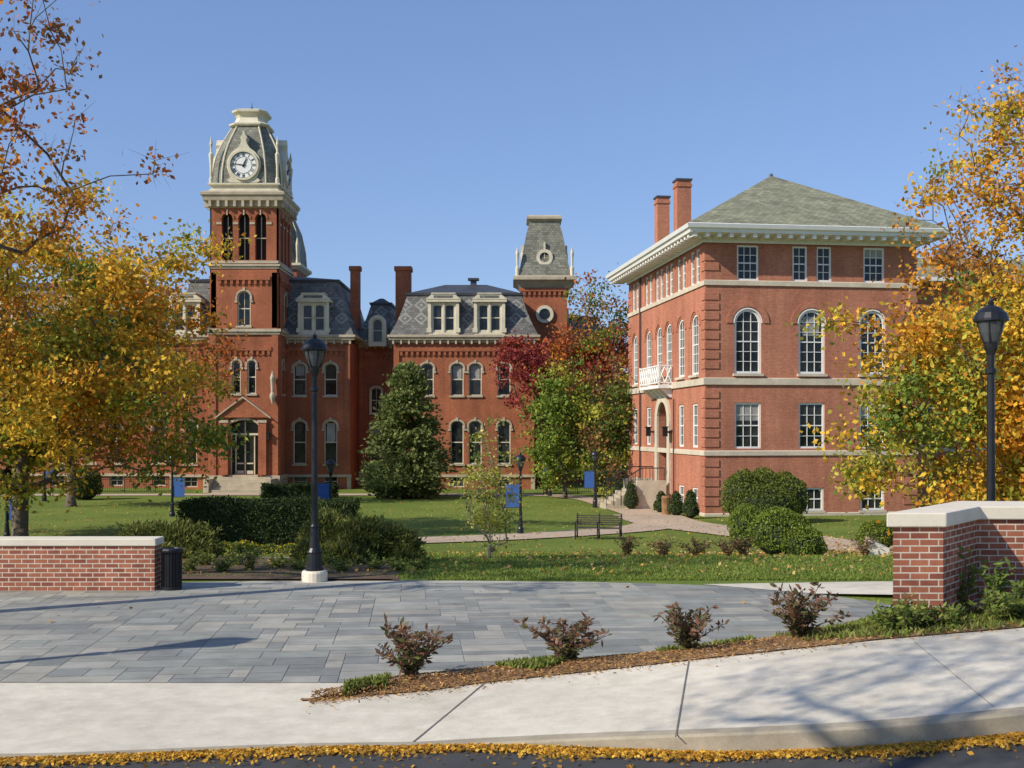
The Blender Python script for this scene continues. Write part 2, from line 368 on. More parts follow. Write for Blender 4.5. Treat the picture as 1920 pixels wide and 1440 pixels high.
for u in (2.0,5.2,8.6):
    for v,h,r in ((5.55,3.2,.6),(1.72,2.35,0)):
        o=dict(u=u,v=v,w=1.25,h=h,r=r); add(fw,o,ops,nv=2,nh=3,d=.15)
wall(B,fw,rect(.01,14,G0-.6,11.6),ops,d=.15)
for z0,z1 in ((1.36,1.58),(4.98,5.3),(10.05,10.28)): B['trim'].fbox(fw,.1,14,z0,z1,-.1,.08)
B['eaves'].fbox(fw,1.5,14.5,11.6,11.85,-7,1.0)
q=[fw(1.5,11.87,1.0),fw(14.5,11.87,1.0),fw(14.5,11.87,-7),fw(1.5,11.87,-7)]
B['roof'].poly([q[0],q[1],fw(14.5,13.6,-3),fw(1.5,13.6,-3)]); B['roof'].poly([q[2],q[3],fw(1.5,13.6,-3),fw(14.5,13.6,-3)])
B['walls'].fbox(fw,13.8,14,G0-.6,11.6,-7,-.01)
B.done(dict(walls='brickB',window_frames='white',glass='glass',blinds='blind',trim='buff',brick_arches='brickB',quoins='brickB',eaves='white',brackets='white',roof='shingle',roof_cap='copper',chimneys='brickB',chimney_caps='copper',balcony='white',stone='buff',door='wood',lanterns='metal',steps='stone',rails='metal',downspouts='copper'))
# ================================================================ CLOCK TOWER HALL
B=Bld('victorian_clock_tower_hall')
G1=-2.3
def fx(x0,y): return frame(x0,y,1,0)
def nrm(px,Y): return (px-960)/F*Y
def corbels(B,fr,u0,u1,z,key='corbels'):
    n=int((u1-u0)/.42); st=(u1-u0)/n
    B[key].fbox(fr,u0,u1,z+.32,z+.62,.005,.16)
    for k in range(n): B[key].fbox(fr,u0+st*k+.11,u0+st*k+.31,z,z+.32,.006,.13)
def vict_window(B,fr,u,v,w,h,ops,r=None,nv=0,nh=1,hd=True):
    r=w*.38 if r is None else r
    o=dict(u=u,v=v,w=w,h=h,r=r); ops.append(o); window(B,fr,o,nv=nv,nh=nh,ft=.08,d=.22,bar=.04,blind=random.choice([None,None,None,.3,.45]))
    if hd:
        hood(B,fr,o,.13,.08,legs=.2); sill(B,fr,o)
        B['trim'].fbox(fr,u-.09,u+.09,v+h-.02,v+h+.25,0,.12)
        for s in (-1,1): B['trim'].fbox(fr,u+s*(w/2+.09)-.1,u+s*(w/2+.09)+.1,v+h-r-.4,v+h-r-.24,0,.1)
def cornice(B,fr,u0,u1,z=9.5,ret=True):
    B['trim'].fbox(fr,u0-.1,u1+.1,z,z+.22,-.3,.12); B['cornice'].fbox(fr,u0-.35,u1+.35,z+.22,z+.42,-.3,.4); B['cornice'].fbox(fr,u0-.45,u1+.45,z+.42,z+.6,-.3,.52)
    n=int((u1-u0)/.6)
    for k in range(n+1):
        u=u0+(u1-u0)*k/n; B['cornice'].fbox(fr,u-.07,u+.07,z-.12,z+.22,.12,.34)
def mansard(B,x0,x1,y0,y1,z0,z1,ins,e=.3,key='mansard',flat='roof_flat',hip=0):
    prof=[(0,0),(.38,.3),(.7,.62),(1,1)]
    def lp(i,z): return [(x0-e+i,y0-e+i,z),(x1+e-i,y0-e+i,z),(x1+e-i,y1+e-i,z),(x0-e+i,y1+e-i,z)]
    B[key].loft([lp(ins*a,z0+(z1-z0)*b) for a,b in prof],cap=False)
    B['trim_metal'].loft([lp(ins-.12,z1-.06),lp(ins-.16,z1+.12),lp(ins+.1,z1+.16)],cap=False)
    hx=min(x1-x0,y1-y0)/2+e-ins
    B[flat].loft([lp(ins+.05,z1+.14),lp(ins+hx*.8,z1+.14+hip)])
def dormer(B,fr,u,v0,w=2.4,h=2.9,dep=1.3,w1=.25):
    B['dormers'].fbox(fr,u-w/2,u+w/2,v0,v0+.16,-dep,w1+.08)
    ff_=lambda a,b,c: fr(a,b,c+w1)
    ops=[]
    for s in (-.48,.48):
        o=dict(u=u+s,v=v0+.3,w=.74,h=h-.85,r=.16); ops.append(o); window(B,ff_,o,nv=0,nh=1,ft=.06,d=.16,bar=.04,fr_k='dormers')
    wall(B,ff_,rect(u-w/2+.1,u+w/2-.1,v0+.16,v0+h-.25),ops,key='dormers',d=.16)
    for s in (-1,1):
        a=u+s*(w/2-.1); B['mansard'].poly([fr(a,v0+.1,w1),fr(a,v0+h-.25,w1),fr(a,v0+h-.25,-dep-.6),fr(a,v0+.1,-dep)])
        B['dormers'].fbox(fr,a-.12,a+.12,v0+.16,v0+h-.35,w1+.003,w1+.12)
        B['dormers'].fbox(fr,a-.16 if s>0 else a-.22,a+.22 if s>0 else a+.16,v0+.16,v0+.5,w1+.004,w1+.16)
    B['dormers'].fbox(fr,u-.08,u+.08,v0+.16,v0+h-.3,w1+.003,w1+.08)
    B['dormers'].fbox(fr,u-w/2-.15,u+w/2+.15,v0+h-.35,v0+h-.15,-dep-.3,w1+.25)
    t=v0+h-.15
    B['dormers'].hexa([fr(u-w/2-.2,t,w1+.28),fr(u+w/2+.2,t,w1+.28),fr(u+w/2-.35,t+.42,w1+.28),fr(u-w/2+.35,t+.42,w1+.28)],[fr(u-w/2-.2,t,-dep-.8),fr(u+w/2+.2,t,-dep-.8),fr(u+w/2-.35,t+.42,-dep-.8),fr(u-w/2+.35,t+.42,-dep-.8)])
    B['mansard'].fbox(fr,u-w/2+.45,u+w/2-.45,t+.1,t+.3,w1+.283,w1+.29)
    B['dormers'].fbox(fr,u-w/2+.25,u+w/2-.25,t+.42,t+.5,-dep-.8,w1+.34)
def block(x0,x1,Y,wins,dorms,z1=14.4,ins=1.5,depth=14,hip=.4,first=True,mz0=10.1,base_w=True):
    fr=fx(0,Y); ops=[]
    for u,lv in wins:
        if 2 in lv: vict_window(B,fr,u,5.35,1.02,2.55,ops)
        if 1 in lv: vict_window(B,fr,u,-.02,1.02,3.4,ops)
        if 0 in lv:
            o=dict(u=u,v=-1.85,w=1.1,h=.9); ops.append(o); window(B,fr,o,nv=1,nh=1,ft=.08)
    wall(B,fr,rect(x0,x1,G1-.5,9.55),ops)
    for (a,ux,uy,oy,l) in ((x1,0,1,Y,depth),(x0,0,-1,Y+depth,depth)):
        wall(B,frame(a,oy,ux,uy),rect(0,l,G1-.5,9.55),[])
    wall(B,frame(x1,Y+depth,-1,0),rect(0,x1-x0,G1-.5,9.55),[])
    B['base'].fbox(fr,x0-.08,x1+.08,-1.05,-.85,-.1,.14)
    B['base'].fbox(fr,x0-.05,x0+.25,G1-.5,-1.05,-.1,.1); B['base'].fbox(fr,x1-.25,x1+.05,G1-.5,-1.05,-.1,.1)
    corbels(B,fr,x0+.4,x1-.4,8.5)
    for u in (x0,x1-.45): B['walls'].fbox(fr,u+.01,u+.44,-.85,9.3,.004,.14)
    cornice(B,fr,x0,x1)
    B['cornice'].box(x1+.1,x1+.5,Y,Y+depth,9.9,10.1); B['cornice'].box(x0-.5,x0-.1,Y,Y+depth,9.9,10.1)
    mansard(B,x0,x1,Y,Y+depth,mz0,z1,ins,hip=hip)
    for u in dorms: dormer(B,fr,u,10.12)
CXT=-20.34
block(-26.8,-12.7,88,[(nrm(357,88),(2,1,0)),(nrm(562,88),(2,1,0)),(nrm(620,88),(2,1,0))],[nrm(348,88),nrm(589,88)],z1=14.5,hip=.9)
block(-9.3,1.75,88,[(nrm(801,88),(2,1)),(nrm(857,88),(2,1,0)),(nrm(891,88),(2,1)),(nrm(945,88),(2,1,0))],[nrm(832,88),nrm(918,88)],z1=13.4,ins=1.3,depth=9,hip=1.0)
block(-12.69,-9.31,93,[(nrm(706,93),(1,))],[],z1=13.2,ins=1.2,depth=8,hip=.4)
fr=fx(0,93)
o=dict(u=nrm(706,93),v=4.0,w=.95,h=2.2,r=.3); ff2=lambda a,b,c: fr(a,b,c+.26)
window(B,ff2,o,nv=1,nh=1,ft=.1,d=.2); hood(B,ff2,o,.12,.05); ring(B['window_frames'],fr,outline(o),outline(o,-.1),0,.2)
o=dict(u=nrm(708,92),v=9.8,w=.9,h=2.0,r=.45); f3=lambda a,b,c: fr(a,b,c+1.0)
window(B,f3,o,nv=0,nh=1,ft=.1,d=.1,fr_k='dormers'); ring(B['dormers'],f3,outline(o),outline(o,-.28),-2.0,.12)
block(-46,-26.9,90,[(-43,(2,1,0)),(nrm(108,90),(2,1,0)),(nrm(168,90),(2,1,0)),(nrm(218,90),(2,1,0)),(nrm(298,90),(2,1,0))],[-41,-35,-30],z1=14.2,ins=1.5,depth=12,hip=.8)
block(-8,8.5,98,[(2.5,(2,1)),(5.5,(2,1)),(7.5,(2,))],[],z1=12.5,ins=1.4,depth=8,hip=.5)
for x,y,w,t in ((-13.0,93,.38,16.2),(-9.1,94,.62,16.3)):
    B['chimneys'].box(x-w,x+w,y-w,y+w,11,t-.35); B['chimneys'].box(x-w-.1,x+w+.1,y-w-.1,y+w+.1,t-.35,t)
B['roof_vents'].box(-3.4,-2.9,91.5,92,14.3,14.9); B['roof_vents'].box(-3.6,-2.7,91.3,92.2,14.9,15.05)
hw=2.61; TY=85.0
fT=fx(CXT,TY); sides=[fT,frame(CXT+hw,TY,0,1),frame(CXT-hw,TY+2*hw,0,-1),frame(CXT+hw,TY+2*hw,-1,0)]
offs=[0,hw,hw,hw]
for i,f0 in enumerate(sides):
    f=(lambda f0,o: (lambda a,b,c: f0(a+o,b,c)))(f0,offs[i])
    ops=[]
    if i==0:
        d=dict(u=0,v=-.75,w=2.25,h=4.15,r=.5); ops.append(d)
        for s in (-.58,.58): vict_window(B,f,s,5.4,.66,2.55,ops,r=.3)
    elif i in (1,2): vict_window(B,f,-1.0,5.4,.7,2.55,ops,r=.3)
    wall(B,f,rect(-hw,hw,G1-.5,10.0),ops,d=.25 if i else .5)
    ops=[]; vict_window(B,f,0,10.55,1.0,2.65,ops,r=.48,nv=1,nh=1)
    wall(B,f,rect(-hw+.1,hw-.1,10.0,15.0),ops,d=.22)
    ops=[]
    for s in (-1.27,0,1.27):
        o=dict(u=s,v=15.55,w=.84,h=3.55,r=.42); ops.append(o); hood(B,f,o,.14,.06,'corbels'); B['belfry_shade'].poly([f(a,b,-.44) for a,b in outline(o)])  # flat near-black sheet paints the shade inside each belfry opening
        B['trim'].fbox(f,s-.4,s+.4,17.2,17.28,-.3,-.24); B['trim'].fbox(f,s-.03,s+.03,15.6,18.9,-.31,-.26)
        B['trim'].fbox(f,s-.05,s+.05,18.95,19.35,.0,.12)
    wall(B,f,rect(-hw+.14,hw-.14,15.0,20.0),ops,d=.45)
    B['trim'].fbox(f,-hw-.0,hw+.0,15.3,15.5,-.2,.04)
    for s in (-1.9,-.635,.635,1.9): B['trim'].fbox(f,s-.2,s+.2,18.25,18.42,-.05,.06)
    corbels(B,f,-hw+.5,hw-.5,8.35); corbels(B,f,-hw+.6,hw-.6,13.7)
    for s in (-hw,hw-.5): 
        B['walls'].fbox(f,s+.003,s+.497,-.9,9.9,.003,.1); B['walls'].fbox(f,s+.103 if s<0 else s,s+.5 if s<0 else s+.397,10.4,14.6,-.1,.0)
    for z0,z1,e in ((9.9,10.1,.14),(10.1,10.32,.25),(14.9,15.08,.06),(15.08,15.22,.16),(-1.05,-.8,.15),(G1-.5,-1.05,.12)):
        if z0<0 and i==0:
            B['base'].fbox(f,-hw-e,-1.4,z0,z1,-.1,e); B['base'].fbox(f,1.4,hw+e,z0,z1,-.1,e)
        else: B['base' if z0<0 else 'stone'].fbox(f,-hw-e+.002*i,hw+e-.002*i,z0,z1,-.1,e)
    for k in range(9): u=-2.5+k*.625; B['brackets'].fbox(f,u-.1,u+.1,19.55,20.0,-.14,.4)
def sq(h,z,c=0,cxx=CXT,cyy=TY+hw):
    if not c: return [(cxx-h,cyy-h,z),(cxx+h,cyy-h,z),(cxx+h,cyy+h,z),(cxx-h,cyy+h,z)]
    k=h-c; return [(cxx-k,cyy-h,z),(cxx+k,cyy-h,z),(cxx+h,cyy-k,z),(cxx+h,cyy+k,z),(cxx+k,cyy+h,z),(cxx-k,cyy+h,z),(cxx-h,cyy+k,z),(cxx-h,cyy-k,z)]
B['stone'].loft([sq(hw+.02,19.5),sq(hw+.15,19.62),sq(hw+.15,19.9),sq(hw+.4,20.02),sq(hw+.45,20.3),sq(hw+.56,20.42),sq(hw+.58,20.62),sq(hw+.2,20.78)])
B['cream'].loft([sq(hw+.05,20.75),sq(hw+.05,20.9),sq(hw-.08,20.95),sq(hw-.08,21.2),sq(hw+.12,21.26),sq(hw+.12,21.38),sq(hw-.1,21.4)])
dome=[(2.66,21.38,1.0),(2.63,22.2,1.0),(2.54,23.0,.98),(2.38,23.7,.92),(2.14,24.4,.84),(1.84,25.05,.72),(1.5,25.7,.58),(1.3,26.1,.5)]
B['dome_slates'].loft([sq(h,z,c) for h,z,c in dome])
for a in range(8):
    pts=[Vector(sq(h+.02,z,c)[a]) for h,z,c in dome]
    for p,q in zip(pts,pts[1:]): B['cream'].tube(p,q,.065,seg=6)
B['cream'].loft([sq(1.38,26.06,.5),sq(1.52,26.15,.52),sq(1.54,26.27,.52),sq(1.18,26.48,.42),sq(1.05,26.8,.38),sq(1.12,27.0,.4),sq(1.34,27.2,.48),sq(1.36,27.35,.48),sq(1.2,27.44,.42)])
B['finial'].tube((CXT,TY+hw,27.4),(CXT,TY+hw,28.2),.035,.02); B['finial'].lathe(CXT,TY+hw,[(.01,0),(.1,.08),(.01,.18)],8,27.75)
for sx in (-1,1):
    for sy in (-1,1):
        B['cream'].lathe(CXT+sx*2.52,TY+hw+sy*2.52,[(.16,0),(.16,.4),(.10,.5),(.11,1.4),(.17,2.0),(.19,2.25),(.09,2.4),(.07,2.75),(.13,3.0),(.09,3.2),(.02,3.6)],8,21.35)
def circ(r,n=28,cz=0): return [(r*math.cos(2*math.pi*k/n),cz+r*math.sin(2*math.pi*k/n)) for k in range(n)]
CZ=22.72
fronts=[frame(CXT,TY,1,0),frame(CXT+hw,TY+hw,0,1),frame(CXT-hw,TY+hw,0,-1),frame(CXT,TY+2*hw,-1,0)]
for f in fronts:
    half=[(1.0,21.4),(1.28,21.55),(1.0,21.8),(1.12,22.1),(1.27,22.5),(1.28,22.95),(1.14,23.4),(.85,23.75),(.45,24.05),(.24,24.35),(.18,24.6),(.26,24.85),(.1,25.05),(.05,25.3)]
    pts=half+[(-a,b) for a,b in half[::-1]]
    B['cream'].hexa([f(a,b,-.9) for a,b in pts],[f(a,b,.14) for a,b in pts])
    ring(B['cream'],f,circ(1.0,28,CZ),circ(1.16,28,CZ),.14,.28)
    B['clock_face'].poly([f(a,b,.155) for a,b in circ(1.0,28,CZ)])
    ring(B['clock_marks'],f,circ(.95,28,CZ),circ(.98,28,CZ),.157,.17); ring(B['clock_marks'],f,circ(.62,28,CZ),circ(.65,28,CZ),.157,.17)
    for k in range(12):
        th=math.pi/2-k*math.pi/6; ct,st=math.cos(th),math.sin(th); num=[3,1,2,3,4,2,3,4,5,3,2,3][k]
        for j in range(num):
            o_=(j-(num-1)/2)*.07; tx,tz=-st*o_,ct*o_
            p0=(ct*.69+tx,CZ+st*.69+tz); p1=(ct*.92+tx,CZ+st*.92+tz)
            B['clock_marks'].tube(f(*p0,.17),f(*p1,.17),.015,seg=4)
    for ang,l,r in ((math.radians(172),.86,.03),(math.radians(67),.58,.045)):
        B['clock_marks'].tube(f(-math.cos(ang)*.15,CZ-math.sin(ang)*.15,.2),f(math.cos(ang)*l,CZ+math.sin(ang)*l,.2),r*1.3,r*.6,seg=4)
f=fT
B['door_frames'].fbox(f,-1.1,1.1,2.25,2.4,-.5,-.3)
for s in (-1.1,-.75,-.04,.67,1.02): B['door_frames'].fbox(f,s,s+.08,-.75,2.25,-.497,-.38)
for s in (-.62,.1): B['door_frames'].fbox(f,s,s+.5,.05,.15,-.49,-.4); B['door_frames'].fbox(f,s,s+.5,-.7,-.45,-.49,-.4)
B['door_frames'].fbox(f,-.04,.04,2.4,3.3,-.49,-.4)
B['glass'].poly([f(a,b,-.5) for a,b in outline(dict(u=0,v=-.75,w=2.3,h=4.2,r=.5))])
hood(B,f,dict(u=0,v=-.75,w=2.25,h=4.15,r=.5),.18,.14,legs=.3)
for s in (-1.45,1.45): B['walls'].fbox(f,s-.3,s+.3,-.75,3.2,.105,.35); B['trim'].fbox(f,s-.34,s+.34,3.2,3.4,.105,.4)
B['walls'].hexa([f(-1.95,3.6,.105),f(1.95,3.6,.105),f(0,5.0,.105)],[f(-1.95,3.6,.3),f(1.95,3.6,.3),f(0,5.0,.3)])
for s in (-1,1):
    B['trim'].hexa([f(s*2.1,3.5,.1),f(s*2.1,3.62,.1),f(0,5.2,.1),f(0,5.08,.1)],[f(s*2.1,3.5,.45),f(s*2.1,3.62,.45),f(0,5.2,.45),f(0,5.08,.45)])
for k in range(6): B['steps'].fbox(f,-2.1,2.1,G1-.3,-.9-k*.18,.16+k*.32 if k else .16,.16+(k+1)*.32)
B['steps'].fbox(f,-1.1,1.1,-1.0,-.76,-.49,.16)
for s in (-2.5,2.1): B['base'].fbox(f,s,s+.4,G1-.3,-1.0,.16,2.2)
for s in (-1.9,1.9): B['lanterns'].fbox(f,s-.1,s+.1,1.9,2.4,.2,.4); B['lanterns'].fbox(f,s-.15,s+.15,2.4,2.46,.15,.45)
B['trim'].lathe(CXT+2.25,TY-.4,[(.05,0),(.22,.5),(.22,.7),(.12,.9),(.15,1.6),(.2,2.0),(.02,2.5)],8,4.6)
c2x,c2y=-20.6,97.5
B['walls'].box(c2x-2.3,c2x+2.3,c2y-2.3,c2y+2.3,9,16.3)
B['cream'].loft([sq(2.35,16.3,0,c2x,c2y),sq(2.7,16.6,0,c2x,c2y),sq(2.7,16.8,0,c2x,c2y)])
dm=[(2.4,16.8,.8),(2.3,18.3,.8),(2.0,19.8,.7),(1.5,21,.5)]
B['dome_slates'].loft([sq(h,z,c,c2x,c2y) for h,z,c in dm])
for a in range(8):
    pts=[Vector(sq(h+.03,z,c,c2x,c2y)[a]) for h,z,c in dm]
    for p,q in zip(pts,pts[1:]): B['cream'].tube(p,q,.06,seg=6)
B['cream'].loft([sq(1.55,20.95,.5,c2x,c2y),sq(1.7,21.2,.5,c2x,c2y),sq(1.3,21.6,.4,c2x,c2y)])
for sx in (-1,1): B['cream'].lathe(c2x+sx*2.35,c2y-2.3,[(.14,0),(.09,.6),(.14,1.6),(.04,2.2)],8,16.8)
tx,ty,th=2.75,94.5,1.9
ft_=[frame(tx,ty,1,0),frame(tx+th,ty+th,0,1),frame(tx-th,ty+th,0,-1),frame(tx,ty+2*th,-1,0)]
for i,f in enumerate(ft_):
    wall(B,f,rect(-th,th,G1-.5,15.0),[])
    ring(B['cream'],f,circ(.48,20,12.4),circ(.75,20,12.4),0,.2); B['glass'].poly([f(a,b,.06) for a,b in circ(.5,20,12.4)])
    corbels(B,f,-th,th,14.0)
    ring(B['cream'],f,circ(.42,16,17.2),circ(.7,16,17.2),-1.2,.12); B['glass'].poly([f(a,b,-.03) for a,b in circ(.45,16,17.2)])
    B['cream'].fbox(f,-.07,.07,17.85,18.5,-.9,.1); B['cream'].fbox(f,-.75,.75,16.35,16.6,-.9,.1)
    B['cream'].fbox(f,-.5,-.25,16.6,16.85,-.9,.08); B['cream'].fbox(f,.25,.5,16.6,16.85,-.9,.08)
    B['cream'].fbox(f,-.03,.03,16.8,17.6,-.02,.02)
S2=lambda h,z: sq(h,z,0,tx,ty+th)
B['stone'].loft([S2(th+.02,14.6),S2(th+.2,14.8),S2(th+.5,15.1),S2(th+.75,15.25),S2(th+.75,15.5),S2(th+.5,15.62)])
B['dome_slates'].loft([S2(2.35,15.6),S2(2.1,16.2),S2(1.92,17.1),S2(1.72,18.3),S2(1.5,19.4),S2(1.22,20.4)])
B['stone'].loft([S2(1.25,20.35),S2(1.5,20.55),S2(1.5,20.75),S2(1.3,20.9)])
for sx in (-1,1): B['cream'].lathe(tx+sx*2.3,ty-.35,[(.17,0),(.17,.7),(.09,.8),(.12,1.6),(.15,1.9),(.03,2.4)],8,15.6)
B.done(dict(walls='brickA',window_frames='cream',glass='glass',blinds='blind',trim='stone',corbels='brickA',cornice='stone',base='stone',mansard='slate',trim_metal='copper',roof_flat='copper',dormers='cream',chimneys='brickA',roof_vents='copper',stone='stone',belfry_shade='inner_dark',brackets='stone',cream='cream',dome_slates='slateT',finial='metal',clock_face='white',clock_marks='metal',door_frames='cream',steps='stone',lanterns='metal'))
# ================================================================ TERRAIN
def sm(a,b,x):
    t=min(1,max(0,(x-a)/(b-a))); return t*t*(3-2*t)
def S(x): 
    x=min(x,14); t=x+1.0
    return 0 if t<=0 else (.095*t*t/(t+.5))*1.06
def Gz(x,y):
    z=-1.65*sm(19.8,43,y)-.35*sm(43,85,y)
    if y<16.6: z+=S(x)*(1-sm(12.3,16.6,y))
    return z
def K(x): return 9.15+.35*sm(-4.5,-1.2,x)-.65*sm(-.8,3.5,x)
def kh(x): return .006+.17*sm(-1.0,2.2,x)
mb=MB()
xs=list(np.arange(-60,60.1,1.0)); xs=[-3000,-900,-300,-120]+xs+[120,300,900,3000]
ys=[12.0]+list(np.arange(12.5,50,.5))+list(np.arange(50,130,2.))+[160,250,500,1200,4000]
def gz2(x,y):
    z=Gz(x,y)
    if x<=6 and y<19.3+ (0 if x<3 else -1.2): z=-.12
    if y>130: z=-2
    return z
for y in ys:
    for x in xs: mb.v.append((x,y,gz2(x,y)))
nx=len(xs)
for j in range(len(ys)-1):
    for i in range(nx-1): a=j*nx+i; mb.f.append((a,a+1,a+nx+1,a+nx))
mb.obj('ground',M['grass'],smooth=True)
def strip(name,mat,xsr,ya,yb,za,zb,n=1,smooth=True,dz=None):
    m=MB()
    for j in range(n+1):
        t=j/n
        for x in xsr:
            y=ya(x)*(1-t)+yb(x)*t; z=za(x)*(1-t)+zb(x)*t+(dz(x,t) if dz else 0); m.v.append((x,y,z))
    k=len(xsr)
    for j in range(n):
        for i in range(k-1): a=j*k+i; m.f.append((a,a+1,a+k+1,a+k))
    return m.obj(name,mat,smooth=smooth)
xr=list(np.arange(-40,40.1,.4))
strip('sidewalk',M['conc'],xr,lambda x:K(x)+.16,lambda x:12.06,lambda x:S(x)+.001,lambda x:S(x),4)
m=MB()
for x in xr:
    k=kh(x); s=S(x); y=K(x)
    m.v+=[(x,y-.012,s-k-.1),(x,y,s-.02),(x,y+.02,s),(x,y+.161,s+.001)]
for i in range(len(xr)-1):
    for j in range(3): a=i*4+j; m.f.append((a,a+4,a+5,a+1))
m.obj('kerb',M['kerbm'],smooth=False)
strip('road',M['asph'],xr,lambda x:-30,lambda x:K(x)-.005,lambda x:S(x)-kh(x),lambda x:S(x)-kh(x),3)
m=MB(); m.box(-3000,3000,-3000,-29,-.5,-.45); m.obj('ground',M['grass'])
m=MB()
def jline(p,q,w=.009):
    n=8; d=Vector((q[0]-p[0],q[1]-p[1],0)).normalized(); t=Vector((-d.y,d.x,0))*w
    for k in range(n):
        a=Vector((p[0]+(q[0]-p[0])*k/n,p[1]+(q[1]-p[1])*k/n,0)); b=Vector((p[0]+(q[0]-p[0])*(k+1)/n,p[1]+(q[1]-p[1])*(k+1)/n,0))
        m.poly([(*(v.xy),S(v.x)+.006) for v in (a-t,b-t,b+t,a+t)])
jline((-.28,11.75),(-.85,9.65),.009); jline((1.87,11.85),(1.33,9.1),.007); jline((4.2,11.7),(3.9,9.05),.003); jline((6.6,11.7),(6.6,9),.006)
m.obj('sidewalk_joints',M['joint'])
# plaza pavers
rng=np.random.default_rng(3)
m=MB(); plz=[(-40,11.92),(-.9,11.92),(4.0,12.15),(5.9,13.5),(6.1,16.0),(5.7,17.5),(4.8,18.6),(3.4,19.35),(1.5,19.8),(-1,20.0),(-4.5,19.95),(-7,19.6),(-40,19.3)]
m.poly([(x,y,0) for x,y in plz]); m.obj('plaza_bed',M['mortar'])
def clip(poly,P,Q):
    out=[]; n=len(poly)
    def sd(p): return (Q[0]-P[0])*(p[1]-P[1])-(Q[1]-P[1])*(p[0]-P[0])
    for i in range(n):
        a,b=poly[i],poly[(i+1)%n]; sa,sb=sd(a),sd(b)
        if sa>=0: out.append(a)
        if sa*sb<0: t=sa/(sa-sb); out.append((a[0]+(b[0]-a[0])*t,a[1]+(b[1]-a[1])*t))
    return out
ang=math.radians(5); ca,sa_=math.cos(ang),math.sin(ang)
m=MB(); cols=[]
g=.2; NXg,NYg=275,78; occ=np.zeros((NXg,NYg),bool); gap=.0045
pal=[(.275,.27,.235),(.235,.235,.21),(.31,.30,.255),(.26,.265,.23),(.335,.315,.26),(.215,.22,.20)]
sizes=[(4,2),(3,2),(3,1),(2,2),(2,1),(4,1),(5,2),(4,2),(5,1)]
for j in range(NYg):
    for i in range(NXg):
        if occ[i,j]: continue
        for w,h in [sizes[k] for k in rng.permutation(len(sizes))]+[(2,1),(1,2),(1,1)]:
            if i+w<=NXg and j+h<=NYg and not occ[i:i+w,j:j+h].any(): break
        occ[i:i+w,j:j+h]=True
        x0,x1,y0,y1=i*g+gap,(i+w)*g-gap,j*g+gap,(j+h)*g-gap
        q=[(x0,y0),(x1,y0),(x1,y1),(x0,y1)]; q=[(-46+a*ca-b*sa_,7.0+a*sa_+b*ca) for a,b in q]
        for k in range(len(plz)):
            q=clip(q,plz[k],plz[(k+1)%len(plz)])
            if len(q)<3: break
        if len(q)<3: continue
        m.poly([(a,b,.006) for a,b in q]); c=np.array(pal[rng.integers(len(pal))])*rng.uniform(.9,1.1)*1.08; cols+= [(*c,1)]*len(q)
o=m.obj('plaza_pavers',M['paver']); at=o.data.attributes.new('Col','FLOAT_COLOR','POINT'); at.data.foreach_set('color',np.array(cols,dtype=np.float32).ravel())
plaza=empty('plaza'); o.parent=plaza; bpy.data.objects['plaza_bed'].parent=plaza
# mulch bed
lo=[(-2.1,11.1),(-.34,11.72),(1.87,11.86),(3.94,11.95),(5.3,11.85),(14,11.9)]
up=[(-2.0,11.16),(-1.2,12.1),(0.2,12.75),(1.86,13.35),(4.4,15.0),(5.5,16.3),(8,16.6),(14,16.6)]
def intp(pts,x):
    if x<=pts[0][0]: return pts[0][1]
    for a,b in zip(pts,pts[1:]):
        if x<=b[0]: return a[1]+(b[1]-a[1])*(x-a[0])/(b[0]-a[0])
    return pts[-1][1]
xb=list(np.arange(-2.1,14.01,.1))
rb=np.random.default_rng(5)
def bedz(x,t): return .015+.06*math.sin(math.pi*min(1,t))*sm(-2,0,x)+ (rb.uniform(-.012,.012) if 0<t<1 else 0)
strip('mulch_bed',M['mulch'],xb,lambda x:intp(lo,x),lambda x:max(intp(up,x),intp(lo,x)+.02),lambda x:S(x),lambda x:.0,10,dz=bedz)
def bz(x,y):
    a,b=intp(lo,x),intp(up,x); t=min(1,max(0,(y-a)/max(.01,b-a))); return S(x)*(1-t)+.015+.06*math.sin(math.pi*t)
def ribbon(name,pts,w,mat,dz=.04):
    P=[]; 
    for a,b in zip(pts,pts[1:]):
        n=max(2,int(math.dist(a,b)/.8))
        for k in range(n): P.append(Vector((a[0]+(b[0]-a[0])*k/n,a[1]+(b[1]-a[1])*k/n,0)))
    P.append(Vector((*pts[-1],0)))
    for _ in range(6): P=[P[0]]+[(P[i-1]+P[i]*2+P[i+1])/4 for i in range(1,len(P)-1)]+[P[-1]]
    m=MB()
    for i,p in enumerate(P):
        d=(P[min(i+1,len(P)-1)]-P[max(0,i-1)]).normalized(); t=Vector((-d.y,d.x,0))
        for s in (-1,-.5,0,.5,1): q=p+t*w/2*s; m.v.append((q.x,q.y,Gz(q.x,q.y)+dz))
    for i in range(len(P)-1):
        for j in range(4): a=i*5+j; m.f.append((a,a+1,a+6,a+5))
    m.obj(name,mat,smooth=True)
ribbon('path',[(-45,79),(-20,80),(-5,80),(3,79.5),(5.5,74),(6.3,66),(7.0,58),(7.2,53),(6.3,49.5),(3.2,47),(0,45),(-3.5,43.5),(-9,43)],2.4,M['tan'])
ribbon('path',[(6.9,58),(7.2,52),(8.8,48.5),(11.2,44.5),(12.6,40),(13.0,35),(14,30)],3.4,M['tan'],.045)
ribbon('path',[(-20,82.5),(-20,80)],4,M['tan'],.045)
m=MB(); m.poly([(x,y,z) for x,y,z in ((4.95,18.35,.012),(12,17.6,.012),(14,19.6,.012),(6.5,19.9,.0),(3.3,19.45,.012))]); m.obj('concrete_walk',M['conc'])
